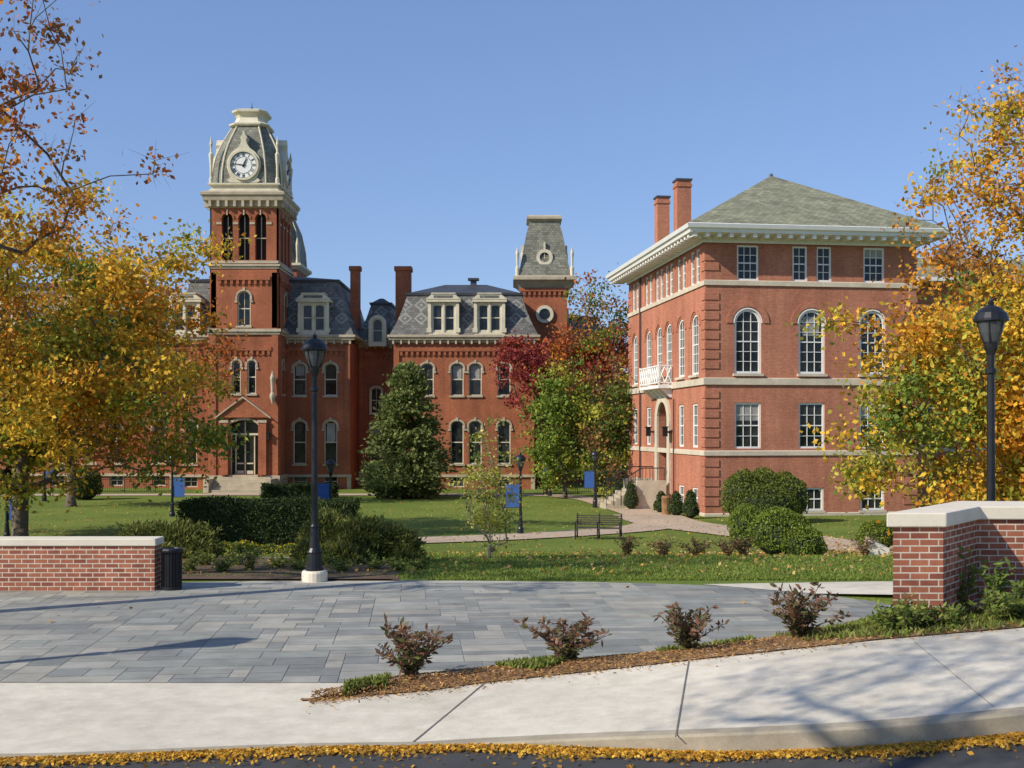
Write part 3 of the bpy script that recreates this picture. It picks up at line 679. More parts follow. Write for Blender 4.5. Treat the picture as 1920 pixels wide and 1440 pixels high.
# ================================================================ NEAR WALLS
def offset_poly(pts,e):
    n=len(pts); out=[]
    for i in range(n):
        p0,p1,p2=Vector(pts[i-1]),Vector(pts[i]),Vector(pts[(i+1)%n])
        d1=(p1-p0).normalized(); d2=(p2-p1).normalized(); n1=Vector((d1.y,-d1.x)); n2=Vector((d2.y,-d2.x)); b=(n1+n2).normalized(); out.append(tuple(p1+b*e/max(.3,b.dot(n1))))
    return out
def brickwall(name,plan,z0,z1,zc,e=.05):
    E=empty(name); m=MB(); m.hexa([(x,y,z0) for x,y in plan],[(x,y,z1) for x,y in plan]); m.obj('brickwork',M['brickN'],E)
    o=offset_poly(plan,e); m=MB(); m.hexa([(x,y,z1+.002) for x,y in o],[(x,y,zc) for x,y in o]); m.obj('coping',M['coping'],E,bevel=.015)
brickwall('brick_wall',[(4.32,12.7),(4.89,12.7),(5.72,13.78),(14,13.55),(14,14.25),(5.9,14.75)],.1,1.59,1.755,.045)
brickwall('brick_wall',[(-30,18.55),(-5.97,18.7),(-5.97,19.1),(-30,18.95)],-.3,.75,.875,.03)
# ================================================================ FOLIAGE
def quads(name,C,A,Bv,cols,mat,parent=None):
    n=len(C); V=np.empty((n,4,3),np.float32); V[:,0]=C-A; V[:,1]=C-Bv; V[:,2]=C+A; V[:,3]=C+Bv
    me=bpy.data.meshes.new(name); me.vertices.add(n*4); me.vertices.foreach_set('co',V.ravel())
    me.loops.add(n*4); me.loops.foreach_set('vertex_index',np.arange(n*4,dtype=np.int32))
    me.polygons.add(n); me.polygons.foreach_set('loop_start',np.arange(0,n*4,4,dtype=np.int32))
    me.update(calc_edges=True)
    at=me.attributes.new('Col','FLOAT_COLOR','POINT'); c=np.ones((n,4,4),np.float32); c[:,:,:3]=cols[:,None,:]; at.data.foreach_set('color',c.ravel())
    me.materials.append(mat); o=bpy.data.objects.new(name,me); COL.objects.link(o); o.parent=parent; return o
def unit(v): return v/np.maximum(1e-6,np.linalg.norm(v,axis=1,keepdims=True))
def leaves(name,C,size,cols,rg,parent=None,asp=.62,flat=0.):
    n=len(C); a=rg.normal(size=(n,3)); a[:,2]*=(1-flat); a=unit(a); b=unit(np.cross(a,rg.normal(size=(n,3)))); s=size*rg.uniform(.6,1.25,(n,1))
    return quads(name,C,a*s*.5,b*s*.5*asp,cols,M['leaf'],parent)
def tubes(name,P,Q,r0,r1,mat,parent,k=6):
    n=len(P); d=unit(Q-P); ref=np.where(np.abs(d[:,2:3])<.9,np.array([[0,0,1.]]),np.array([[1.,0,0]])); t=unit(np.cross(d,ref)); q=np.cross(d,t)
    V=np.empty((n,2,k,3),np.float32)
    for i in range(k):
        v=t*math.cos(2*math.pi*i/k)+q*math.sin(2*math.pi*i/k); V[:,0,i]=P+v*r0[:,None]; V[:,1,i]=Q+v*r1[:,None]
    base=np.arange(n)*2*k
    f=np.empty((n,k,4),np.int32)
    for i in range(k): j=(i+1)%k; f[:,i]=np.stack([base+i,base+j,base+k+j,base+k+i],1)
    me=bpy.data.meshes.new(name); me.vertices.add(n*2*k); me.vertices.foreach_set('co',V.ravel()); me.loops.add(n*k*4); me.loops.foreach_set('vertex_index',f.ravel())
    me.polygons.add(n*k); me.polygons.foreach_set('loop_start',np.arange(0,n*k*4,4,dtype=np.int32)); me.polygons.foreach_set('use_smooth',np.ones(n*k,bool)); me.update(calc_edges=True)
    me.materials.append(mat); o=bpy.data.objects.new(name,me); COL.objects.link(o); o.parent=parent
OR=(.68,.29,.03); YO=(.78,.48,.05); YG=(.46,.44,.06); GR=(.19,.26,.04); DG=(.07,.11,.026); RD=(.36,.065,.045); RO=(.52,.15,.04); BR=(.32,.16,.06)
def tree(name,base,cen,rad,nt,nl,pal,leaf=.17,tr=.25,seed=1,clus=.5,bark='bark',shell=.45,cut=None,rtip=.012,crown0=.3,sparse=0,twig=5):
    E=empty(name); rg=np.random.default_rng(seed); base=np.array(base,float); cen=np.array(cen,float); rad=np.array(rad,float)
    T=[]
    ph=rg.uniform(0,6.28,6)
    while len(T)<nt:
        v=rg.normal(size=3); v/=np.linalg.norm(v); a=math.atan2(v[1],v[0])
        bumpf=1+.16*math.sin(3*a+ph[0])+.12*math.sin(5*a+ph[1]+4*v[2])+.12*math.sin(6*v[2]+ph[2])
        r=(shell+(1-shell)*rg.random()**.6)*bumpf if rg.random()<.8 else rg.random()*bumpf
        p=cen+v*rad*r
        if p[2]<base[2]+crown0*(cen[2]-base[2]): continue
        if cut is not None and not cut(p): continue
        T.append(p)
    T=np.array(T)
    top=cen.copy(); top[2]+=rad[2]*.45; N=9; pos=[];par=[]
    for i in range(N):
        t=i/(N-1); p=base*(1-t)+top*t; p[:2]=base[:2]+(top[:2]-base[:2])*t**1.6; p[:2]+=rg.normal(size=2)*.12*t; pos.append(p);par.append(i-1)
    start=max(1,int(N*.28)); c0=pos[start]
    T=T[np.argsort(np.linalg.norm(T-c0,axis=1))]; tips=[]
    for t in T:
        A=np.array(pos[start:]); dd=np.linalg.norm(A-t,axis=1)+np.maximum(0,A[:,2]-t[2]+.3)*1.2; i=int(np.argmin(dd))+start
        a=pos[i]; dist=np.linalg.norm(t-a); k=max(2,int(dist/.7)); pr=i
        for s in range(1,k+1):
            f=s/k; p=a*(1-f)+t*f; p=p+np.array([0,0,.10*dist*math.sin(math.pi*f)])
            if s<k: p=p+rg.normal(size=3)*.05*min(dist,2)
            pos.append(p); par.append(pr); pr=len(pos)-1
        tips.append(pr)
    pos=np.array(pos); par=np.array(par); cnt=np.zeros(len(pos)); cnt[tips]=1
    for i in range(len(pos)-1,0,-1): cnt[par[i]]+=cnt[i]
    cnt=np.maximum(cnt,1); r=rtip*cnt**.5; sc_=tr/r[0]; w=(cnt/cnt[0])**.5; r=r*(1-w)+r*sc_*w
    ch=np.arange(1,len(pos)); pp=par[1:]
    r0=np.minimum(r[pp],r[ch]*1.5+.004); r0[:N-1]=r[pp][:N-1]
    tubes('trunk_and_branches',pos[pp],pos[ch],r0,r[ch],M[bark],E)
    tp=pos[tips]; nt2=len(tp); tw=np.repeat(tp,twig,0); e=tw+rg.normal(size=tw.shape)*clus*.8; e[:,2]+=.1
    tubes('twigs',tw,e,np.full(len(tw),rtip*.7),np.full(len(tw),rtip*.25),M[bark],E,3)
    m=MB(); m.lathe(base[0],base[1],[(tr*1.7,-.2),(tr*1.35,.1),(tr*1.08,.45),(tr*.95,.7)],10,base[2]); m.obj('root_flare',M[bark],E,smooth=True)
    if nl:
        wgt=rg.gamma(2.2,1,nt2)
        if sparse: wgt*=np.clip(1.6-sparse*(tp[:,2]-cen[2]+rad[2])/(2*rad[2]),.06,2)
        wgt/=wgt.sum(); ci=rg.choice(nt2,nl,p=wgt)
        C=tp[ci]+rg.normal(size=(nl,3))*np.array([1,1,.65])*clus*rg.uniform(.5,1.2,(nl,1))
        pal_=np.array([p for p,_ in pal]); pw=np.array([w for _,w in pal],float); pw/=pw.sum()
        key=.5+.5*np.sin(tp[:,0]*.9+ph[3])*np.cos(tp[:,2]*.8+ph[4])+rg.normal(size=nt2)*.22+.12*(tp[:,2]-cen[2])/rad[2]
        order=np.argsort(np.argsort(key))/nt2; cp=np.searchsorted(np.cumsum(pw),order,side='right').clip(0,len(pw)-1)
        idx=cp[ci]; flip=rg.random(nl)<.22; idx=np.where(flip,rg.integers(0,len(pal_),nl),idx)
        cols=pal_[idx]*rg.uniform(.6,1.25,(nl,1))
        leaves('leaves',C,leaf,cols,rg,E)
    return E
tree('maple_tree',(-18.9,43,-1.8),(-18.6,43,5.6),(7.0,5.6,5.7),420,58000,[(GR,.9),(YG,2.4),(YO,3.8),(OR,1.8)],.22,.30,11,.62,crown0=.2,rtip=.010,twig=4,cut=lambda p:p[0]<-11.6)
tree('maple_tree',(-26,66,-1.8),(-25,66,6.0),(7,4,6.6),170,12000,[(YG,1),(OR,2),(RO,2.4),(BR,1)],.3,.25,12,.7,crown0=.3,rtip=.009,sparse=.6)
tree('plane_tree',(-12.4,17.5,-.1),(-10.6,17.5,8.0),(4.2,3.2,3.6),280,17000,[(BR,1.6),(RO,1.6),(OR,2)],.11,.2,17,.24,shell=.5,crown0=.5,rtip=.006,twig=4,bark='bark')
tree('maple_tree',(15.6,33,-1.2),(15.3,33,3.4),(5.0,4.0,4.2),330,46000,[(GR,1.2),(YG,2.6),(YO,3.6),(OR,1.6)],.185,.24,21,.48,crown0=.22,rtip=.009,twig=4)
tree('tall_autumn_tree',(18.8,36,-1.2),(17.6,36,8.8),(5.0,4.3,6.8),400,27000,[(YG,1),(YO,3),(OR,2.2),(BR,.6)],.18,.32,22,.45,crown0=.3,sparse=1.1,shell=.35,rtip=.009)
# street tree outside the frame to the left, its thin crown dapples the sidewalk
tree('street_tree',(-9.5,-2.5,-.1),(-7.2,3.6,9.4),(2.8,1.6,1.5),60,2600,[(YO,1),(OR,1)],.10,.12,23,.45,crown0=.75,rtip=.005)
tree('red_maple',(2.4,80,-2),(1.0,79,6.6),(2.0,1.8,2.7),70,6000,[((.38,.07,.055),4),((.26,.04,.045),2),(RO,.6)],.24,.14,31,.4,crown0=.45)
tree('autumn_tree',(6.2,84,-2),(6.6,84,8.2),(4.2,3.2,4.9),190,12000,[(RD,1.4),(RO,2.4),(OR,1),(GR,1.2),(BR,1)],.27,.22,32,.6,crown0=.3,rtip=.009)
tree('green_tree',(3.6,76,-2),(3.3,76,2.7),(2.4,2.2,4.2),140,10000,[(GR,3),((.22,.32,.05),2.5),(YG,.8)],.25,.14,33,.45,crown0=.05,rtip=.009)
tree('autumn_tree',(7.0,74,-2),(6.6,74,2.8),(2.4,2.2,4.2),120,8000,[(GR,2),(DG,1.5),(BR,1.2),(YG,1)],.26,.14,34,.5,crown0=.05,rtip=.009)
for i,(x,y,h,r) in enumerate([(11,110,10,6),(20,118,11,7),(30,96,12,7),(-55,100,12,8),(7,120,9,6)]):
    tree('background_tree',(x,y,-2),(x,y,h*.55),(r,r,h*.55),80,3500,[(GR,2),(YG,1),(OR,1),(BR,1.5),(RO,1)],.5,.25,50+i,1.0,crown0=.05)
tree('young_birch',(X(918,26),26,-.6),(X(918,26),26,1.25),(.72,.6,1.45),90,2300,[((.6,.56,.12),2),(YG,2),((.66,.54,.16),1.4),(GR,.8)],.09,.028,41,.16,bark='barkL',rtip=.004,crown0=.2,shell=.3)
def conifer(name,x,y,z0,h,r,n,seed,cols,ls=.28):
    E=empty(name); rg=np.random.default_rng(seed)
    m=MB(); m.tube((x,y,z0-.2),(x,y,z0+h*.95),.16,.03); m.obj('trunk',M['bark'],E)
    nb=230; t=rg.random(nb)**1.2; a=rg.uniform(0,6.28,nb); R=r*(1-t)**.68*rg.uniform(.68,1.15,nb)*(1-.35*(t<.06))+.12
    st=np.stack([np.full(nb,x),np.full(nb,y),z0+.2+t*h*.93],1); en=st+np.stack([np.cos(a)*R,np.sin(a)*R,.02*R+.35*t+.1],1)
    tubes('branches',st,en,np.full(nb,.025),np.full(nb,.006),M['bark'],E,4)
    i=rg.integers(0,nb,n); f=rg.beta(2.6,1.1,n)[:,None]; sp=(.10+.16*(f))*np.ones((n,3)); C=st[i]*(1-f)+en[i]*f+rg.normal(size=(n,3))*sp*np.array([1.3,1.3,.8]); 
    d=unit(en[i]-st[i]+rg.normal(size=(n,3))*.6*R[i][:,None]); s=ls*rg.uniform(.6,1.2,(n,1)); b=unit(np.cross(d,rg.normal(size=(n,3))))
    bc=rg.uniform(.7,1.3,nb); c=np.array(cols)[rg.integers(0,len(cols),n)]*rg.uniform(.65,1.3,(n,1))*bc[i][:,None]; quads('needles',C,d*s*.5,b*s*.26,c,M['leaf'],E)
conifer('pine_tree',X(763,76),76,-2,8.9,3.2,24000,61,[(.19,.23,.07),(.15,.19,.06),(.24,.26,.08)],.36)
def shrub(name,lobes,n,leaf,cols,seed,spiky=0,asp=.6,core=True):
    E=empty(name); rg=np.random.default_rng(seed); C=[];NR=[]
    tot=sum(l[3]*l[4]+l[4]*l[5] for l in lobes)
    for (x,y,z,rx,ry,rz) in lobes:
        k=int(n*(rx*ry+ry*rz)/tot); v=unit(rg.normal(size=(k,3))); v[:,2]=np.where(v[:,2]<-.5,-v[:,2],v[:,2])
        bf=1+.07*np.sin(v[:,0]*5+seed)*np.sin(v[:,2]*6+seed)+.05*np.sin(v[:,1]*9+v[:,2]*7)
        r=(1-(rg.random(k)**2)*.16)*bf+ (rg.exponential(.05*spiky,k) if spiky else 0)
        C.append(np.array([x,y,z])+v*np.array([rx,ry,rz])*r[:,None]); NR.append(v)
        if core:
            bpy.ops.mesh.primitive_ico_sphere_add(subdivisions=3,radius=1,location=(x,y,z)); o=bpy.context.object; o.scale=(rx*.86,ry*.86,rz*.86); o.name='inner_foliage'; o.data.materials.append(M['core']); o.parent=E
    C=np.concatenate(C); V=np.concatenate(NR); k=len(C); c=np.array(cols)[rg.integers(0,len(cols),k)]*rg.uniform(.55,1.3,(k,1))
    if spiky:
        d=unit(V+rg.normal(size=(k,3))*.5+np.array([0,0,.25])); b=unit(np.cross(d,rg.normal(size=(k,3)))); s=leaf*rg.uniform(.6,1.4,(k,1)); quads('leaves',C,d*s*.5,b*s*.5*asp,c,M['leaf'],E)
    else: leaves('leaves',C,leaf,c,rg,E,asp)
    return E
sg=[(.17,.21,.035),(.21,.25,.045),(.13,.16,.03)]; yg=[(.27,.33,.045),(.22,.28,.04),(.16,.22,.035)]; jg=[(.17,.19,.04),(.13,.16,.035),(.23,.22,.055)]
g=Gz(0,53)
shrub('round_bush',[(X(1398,53),53,g+1.1,1.15,1.2,1.3),(X(1436,53),53.3,g+1.15,1.3,1.2,1.32),(X(1474,53),53,g+1.05,1.05,1.1,1.25),(X(1432,52.5),52.4,g+.8,1.7,1.0,1.0)],17000,.11,sg,71)
g=Gz(0,29.5)
shrub('round_bush',[(X(1408,30),30.3,g+.65,.55,.6,.62),(X(1465,29.5),29.5,g+.55,.85,.75,.68),(X(1500,29.2),29,g+.35,.6,.6,.5)],15000,.065,yg,72)
shrub('round_bush',[(X(1645,38),38,Gz(0,38)+.5,.65,.6,.55)],4000,.07,yg,73)
shrub('round_bush',[(X(158,74),74,-1.0,1.15,1,1.2)],4500,.13,sg,74)
shrub('juniper_bush',[(-3.95,24.3,.05,.62,.7,.75),(-3.2,24.0,.1,.8,.8,.62),(-2.55,24,-.05,.62,.7,.6),(-2.25,23.5,-.25,.45,.5,.4),(-3.5,23.2,-.15,.7,.5,.45),(-4.2,23.6,-.2,.4,.5,.5)],26000,.13,jg,75,spiky=1.4,asp=.28)
shrub('juniper_bush',[(-8.4,26,-.1,.75,.8,.55),(-7.7,26,-.15,.8,.8,.62),(-7.1,25.6,-.3,.45,.6,.45),(-8.9,25.4,-.4,.5,.6,.4),(-7.9,25,-.35,.8,.5,.4)],16000,.13,jg,76,spiky=1.4,asp=.28)
def hedge(name,x0,x1,y0,y1,z0,z1,n,leaf,cols,seed):
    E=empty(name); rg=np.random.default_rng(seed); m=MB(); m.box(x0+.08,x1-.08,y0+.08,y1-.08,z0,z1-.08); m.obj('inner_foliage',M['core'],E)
    C=rg.random((n,3)); f=rg.random(n); 
    C[:,0]=x0+C[:,0]*(x1-x0); C[:,1]=y0+C[:,1]*(y1-y0); C[:,2]=z0+C[:,2]*(z1-z0)
    C[f<.45,1]=y0; C[(f>=.45)&(f<.85),2]=z1; C[(f>=.85)&(f<.93),0]=x0; C[f>=.93,0]=x1
    C+=rg.normal(size=(n,3))*.05; C[:,2]+=.05*np.sin(C[:,0]*2.1); c=np.array(cols)[rg.integers(0,len(cols),n)]*rg.uniform(.5,1.3,(n,1)); leaves('leaves',C,leaf,c,rg,E)
hedge('clipped_hedge',-12.3,-5.9,41.3,43,-1.8,.0,15000,.10,[(.04,.065,.018),(.06,.085,.022)],77)
hedge('clipped_hedge',-17,-12,76,77.2,-2.2,-1.1,3000,.16,[(.05,.08,.02)],78)
for px,Y,h in ((1160,67,1.4),(1183,63,1.5),(1268,57.5,1.2),(1295,55.5,1.35),(1240,60,1.1)):
    g=Gz(0,Y); x=X(px,Y)
    shrub('conical_yew',[(x,Y,g+h*.32,.42,.42,h*.36),(x,Y,g+h*.62,.28,.28,h*.42)],1600,.10,[(.06,.09,.022),(.10,.13,.035)],int(px))
def scatter(name,xy,zf,size,cols,seed,parent=None,flat=.7,asp=.7,dz=.02):
    rg=np.random.default_rng(seed); n=len(xy); C=np.array([[x,y,zf(x,y)+dz] for x,y in xy]); C[:,2]+=rg.random(n)*dz
    c=np.array(cols)[rg.integers(0,len(cols),n)]*rg.uniform(.65,1.25,(n,1)); return leaves(name,C,size,c,rg,parent,asp,flat)
def clump(name,x,y,z,r,h,n,leaf,cols,seed,stems=8,asp=.35,low=None):
    E=empty(name); rg=np.random.default_rng(seed); a=rg.uniform(0,6.28,stems); R=r*rg.uniform(.3,1,stems); hh=h*rg.uniform(.6,1,stems)*(1-.35*(R/r)**2)
    st=np.tile([x,y,z-.02],(stems,1)); en=st+np.stack([np.cos(a)*R,np.sin(a)*R,hh],1); mid=(st+en)/2+np.stack([np.cos(a)*R*-.1,np.sin(a)*R*-.1,hh*.08],1)
    tubes('stems',np.concatenate([st,mid]),np.concatenate([mid,en]),np.full(2*stems,.007),np.full(2*stems,.004),M['bark'],E,4)
    i=rg.integers(0,stems,n); f=rg.uniform(.1,1.05,n)[:,None]; base=np.where(f<.5,st[i]*(1-2*f)+mid[i]*2*f,mid[i]*(2-2*f)+en[i]*(2*f-1))
    d=unit(rg.normal(size=(n,3))*np.array([1,1,.45])+np.array([0,0,.35])); s=leaf*rg.uniform(.6,1.25,(n,1)); C=base+d*s*.6
    b=unit(np.cross(d,rg.normal(size=(n,3)))); c=np.array(cols)[rg.integers(0,len(cols),n)]
    if low is not None: c=np.where((f+rg.normal(size=(n,1))*.15)<.55,np.array(low)[rg.integers(0,len(low),n)],c)
    c=c*rg.uniform(.6,1.3,(n,1)); quads('leaves',C,d*s*.5,b*s*.5*asp,c,M['leaf'],E)
nd=[(.20,.10,.06),(.16,.12,.06),(.26,.12,.07),(.14,.14,.05),(.32,.19,.11)]
nl_=[(.14,.16,.05),(.12,.13,.045),(.2,.17,.07),(.2,.1,.06)]
for px,py,Y,r,h,n in ((770,1280,12.0,.46,.68,800),(1060,1235,12.45,.50,.64,800),(1290,1220,12.6,.42,.62,700),(1500,1190,12.75,.58,.72,950)):
    x=X(px,Y); clump('nandina_shrub',x,Y,bz(x,Y),r,h,n,.095,nd,px,stems=20,asp=.4,low=nl_)
rg0=random.Random(4)
for k,px in enumerate((1175,1245,1305,1365,1395,1620)):
    Y=27.5+rg0.random()*1.5; clump('small_red_shrub',X(px,Y),Y,Gz(0,Y),.42,.6,480,.09,[(.24,.13,.06),(.19,.16,.06),(.3,.18,.09)],px+1,stems=16)
for k,(px,Y,r,h) in enumerate(((355,21.3,.3,.35),(415,21.2,.3,.35),(468,21.5,.35,.6),(560,21.6,.3,.3),(640,21.2,.3,.3),(520,22,.3,.3),(700,21.6,.4,.35),(745,21.4,.35,.3),(385,22.5,.35,.4),(600,22.5,.35,.4),(440,22.6,.3,.4),(790,21.8,.3,.25))):
    clump('garden_plant',X(px,Y),Y,Gz(0,Y),r,h,420,.08,[(.21,.26,.045),(.28,.29,.06),(.15,.21,.035)],900+k,stems=14)
for k in range(20):
    x=3.7+rg0.random()*3.6; Y=12.2+rg0.random()*1.0
    if 4.1<x<5.0 and Y>12.5: Y=12.4
    clump('garden_plant',x,Y,bz(x,Y),.35,.30 if k%3 else .45,480,.085,[(.18,.24,.045),(.25,.28,.055),(.13,.18,.035)],950+k,stems=13)
clump('garden_plant',X(1800,13.3),13.2,.55,.25,.85,160,.12,[(.18,.25,.05)],990,stems=9); clump('garden_plant',X(1855,13.2),13.1,.55,.25,.8,160,.12,[(.18,.25,.05)],991,stems=9)
rg=np.random.default_rng(8); n=16000; px_=rg.uniform(-1.7,6.6,n); tt=rg.random(n)
xy=[(x,intp(lo,x)+(intp(up,x)-intp(lo,x))*t) for x,t in zip(px_,tt)]
sel=[p for p in xy if (math.sin(p[0]*3.1+1)+math.sin(p[0]*7.3)*.6>-.1 and intp(up,p[0])-p[1]<.55+.25*math.sin(p[0]*5)) or p[0]>3.6+.4*math.sin(p[1]*9)]
C=np.array([[x,y,bz(x,y)+.03] for x,y in sel]); k=len(C); d=unit(rg.normal(size=(k,3))*np.array([.6,.6,.2])+np.array([0,0,.9])); s=.12*rg.uniform(.5,1.3,(k,1)); b=unit(np.cross(d,rg.normal(size=(k,3))))
quads('groundcover',C,d*s*.5,b*s*.12,np.array([(.17,.23,.04),(.22,.27,.05),(.28,.26,.08)])[rg.integers(0,3,k)]*rg.uniform(.6,1.3,(k,1)),M['leaf'])
n=15000; x_=rg.uniform(-2.0,9,n); xy=[(x,intp(lo,x)-.08*rg.exponential(1)+(intp(up,x)-intp(lo,x)+.05)*rg.random()) for x in x_]
scatter('mulch_chips',xy,lambda x,y: bz(x,y) if y>intp(lo,x) else S(x)+.002,.05,[(.38,.2,.09),(.5,.3,.13),(.22,.12,.06),(.66,.4,.12)],81,flat=.7,asp=.3,dz=.012)
n=17000; x_=rg.uniform(-8,8,n); xy=[(x,K(x)-.02-abs(rg.normal())*(.11+.02*math.sin(x*2.3)+.02*math.sin(x*5))) for x in x_]
scatter('gutter_leaves',xy,lambda x,y:S(x)-kh(x),.042,[(.74,.42,.05),(.64,.32,.03),(.8,.52,.08),(.46,.25,.06)],82,flat=.75,dz=.016)
n=500; xy=[(rg.uniform(-7,7),K(0)-rg.exponential(.4)) for _ in range(n)]; xy=[p for p in xy if p[1]<K(p[0])]
scatter('road_leaves',xy,lambda x,y:S(x)-kh(x),.05,[(.6,.3,.04),(.45,.24,.05)],83,flat=.8,dz=.008)
xy=[(rg.uniform(-8,5),rg.uniform(12.2,19.5)) for _ in range(14)]
scatter('plaza_leaves',xy,lambda x,y:.008,.07,[(.45,.24,.05),(.3,.16,.06)],84,flat=.8,dz=.012)
n=8000; xy=[(rg.uniform(-26,22),20.5+50*rg.random()**1.5) for _ in range(n)]
xy+= [(rg.normal()*5-16,rg.normal()*5+43) for _ in range(2500)]+[(rg.normal()*4+13,rg.normal()*6+36) for _ in range(3500)]
xy=[p for p in xy if p[1]>20.6]
scatter('lawn_leaves',xy,Gz,.09,[(.60,.36,.07),(.50,.26,.08),(.36,.24,.11),(.60,.44,.16)],85,flat=.6,dz=.04)
n=70000; Y_=20.0+18*rg.random(n)**1.7; X_=rg.uniform(-.50,.50,n)*Y_; keep=~((Y_<20.3)&(X_<-1.5)); X_,Y_=X_[keep],Y_[keep]
C=np.array([[x,y,Gz(x,y)+.02] for x,y in zip(X_,Y_)]); k=len(C); d=unit(rg.normal(size=(k,3))*np.array([.5,.5,.1])+np.array([0,0,.8])); s=.075*rg.uniform(.6,1.3,(k,1)); b=unit(np.cross(d,rg.normal(size=(k,3))))
quads('lawn_grass_blades',C,d*s*.5,b*s*.14,np.array([(.17,.24,.04),(.21,.28,.045),(.25,.29,.06)])[rg.integers(0,3,k)]*rg.uniform(.7,1.2,(k,1)),M['leaf'])
m=MB()
nn=20
for j in range(9):
    for i in range(nn): 
        x=-9+ (7.2+.0)*i/(nn-1); y=19.95+7*j/8; m.v.append((x+(.0 if i<nn-1 else -.12*j),y,Gz(x,y)+.035 if 0<i<nn-1 and j<8 else Gz(x,y)-.03))
for j in range(8):
    for i in range(nn-1): a=j*nn+i; m.f.append((a,a+1,a+nn+1,a+nn))
m.obj('planting_bed',M['soil'],smooth=True)
shrub('yellow_flowers',[(X(455,31),31,Gz(0,31)+.1,.5,.4,.28),(X(505,31),31,Gz(0,31)+.05,.5,.4,.24),(X(545,30.5),30.5,Gz(0,31)+.1,.4,.4,.26),(X(420,30.5),30.5,Gz(0,31)+.1,.4,.4,.3)],4500,.07,[(.75,.52,.03),(.16,.22,.04),(.18,.23,.04),(.12,.17,.03),(.14,.19,.03)],86)
E=empty('garden_stone_wall'); m=MB()
for (px0,px1,Y,z,h) in ((400,470,25.2,-.55,.28),(472,566,25.0,-.55,.36),(396,560,24.0,-.5,.16)):
    x0,x1=X(px0,Y),X(px1,Y); m.hexa([(x0,Y,z-.3),(x1,Y+.05,z-.3),(x1,Y+.6,z-.3),(x0,Y+.5,z-.3)],[(x0+.04,Y+.03,z+h),(x1-.05,Y+.06,z+h-.03),(x1-.06,Y+.52,z+h),(x0+.03,Y+.46,z+h-.02)])
m.obj('slabs',M['rock'],E,bevel=.04)
E=empty('stone_seat'); m=MB(); Y=28.0; g=Gz(0,Y)
m.hexa([(X(1628,Y),Y,g-.1),(X(1672,Y),Y,g-.1),(X(1672,Y),Y+.6,g-.1),(X(1632,Y),Y+.6,g-.1)],[(X(1630,Y),Y+.05,g+.45),(X(1672,Y),Y+.05,g+.18),(X(1668,Y),Y+.5,g+.2),(X(1634,Y),Y+.5,g+.48)]); m.obj('slab',M['coping'],E,bevel=.05)
# ================================================================ STREET FURNITURE
def lamp(x,y,z,h=4.5,s=1.,foot=False,banner=0,name='street_lamp'):
    E=empty(name); m=MB()
    if foot:
        f=MB(); f.lathe(x,y,[(.23,-.1),(.23,.15),(.21,.19)],20,z); f.obj('concrete_footing',M['coping'],E,bevel=.01); z0=z+.19
    else: z0=z
    H=h-(z0-z)
    m.lathe(x,y,[(.16*s,-.1),(.16*s,.04),(.14*s,.06),(.125*s,.3*s),(.135*s,.33*s),(.10*s,.4*s),(.075*s,.75*s),(.085*s,.78*s),(.062*s,.82*s),(.05*s,H-1.05*s),(.075*s,H-1.03*s),(.075*s,H-.98*s),(.045*s,H-.95*s),(.05*s,H-.78*s),(.09*s,H-.68*s),(.10*s,H-.60*s)],14,z0)
    m.lathe(x,y,[(.195*s,H-.33*s),(.235*s,H-.31*s),(.235*s,H-.28*s),(.20*s,H-.20*s),(.13*s,H-.13*s),(.07*s,H-.10*s),(.035*s,H-.08*s),(.045*s,H-.05*s),(.015*s,H-.02*s),(.004,H+.03*s)],16,z0)
    for k in range(6):
        a=2*math.pi*k/6; m.tube((x+.098*s*math.cos(a),y+.098*s*math.sin(a),z0+H-.62*s),(x+.195*s*math.cos(a),y+.195*s*math.sin(a),z0+H-.32*s),.012*s,seg=4)
    m.obj('post_and_lantern',M['metal'],E)
    g=MB(); g.lathe(x,y,[(.09*s,H-.61*s),(.15*s,H-.47*s),(.185*s,H-.33*s)],16,z0); g.obj('lantern_glass',M['lglass'],E)
    if banner:
        b=MB(); sg=1 if banner>0 else -1; x0,x1=sorted((x+sg*.07,x+sg*.62)); zt=z+h*.62
        b.box(x0,x1,y-.01,y+.01,zt-.95,zt); b.obj('banner',M['blue'],E)
        r=MB(); r.tube((x,y,zt+.02),(x+sg*.64,y,zt+.02),.014,seg=5); r.tube((x,y,zt-.97),(x+sg*.64,y,zt-.97),.014,seg=5); r.obj('banner_arms',M['metal'],E)
mm,nt,bb=newmat('lantern_glass'); bb.inputs['Base Color'].default_value=(.07,.075,.08,1); bb.inputs['Roughness'].default_value=.15; M['lglass']=mm
lamp(X(590,19.95),19.95,0,4.42,foot=True)
lamp(X(1858,16.3),16.3,0,4.6,1.05)
lamp(-8.9,11.2,0,4.4,1.35)
E=empty('shadow_caster_pole'); m=MB(); m.lathe(-9.75,15.35,[(.19,-.2),(.17,.3),(.13,6.2),(.02,6.3)],12); m.obj('pole',M['bark'],E)  # unseen pole, added to throw the long shadow line across the plaza
lamp(X(323,57),57,-1.95,3.5,1.1,banner=1); lamp(X(620,52),52,-1.8,3.2,1.1,banner=-1); lamp(X(976,46.5),46.5,-1.75,3.5,1.0,banner=-1)
lamp(X(1116,65),65,-1.85,3.4,1.1,banner=-1); lamp(X(1031,78),78,-1.95,3.4,1.1,banner=-1); lamp(X(83,72),72,-1.9,3.4,1.1,banner=1); lamp(X(13,44),44,-1.75,3.0,1.0,banner=1)
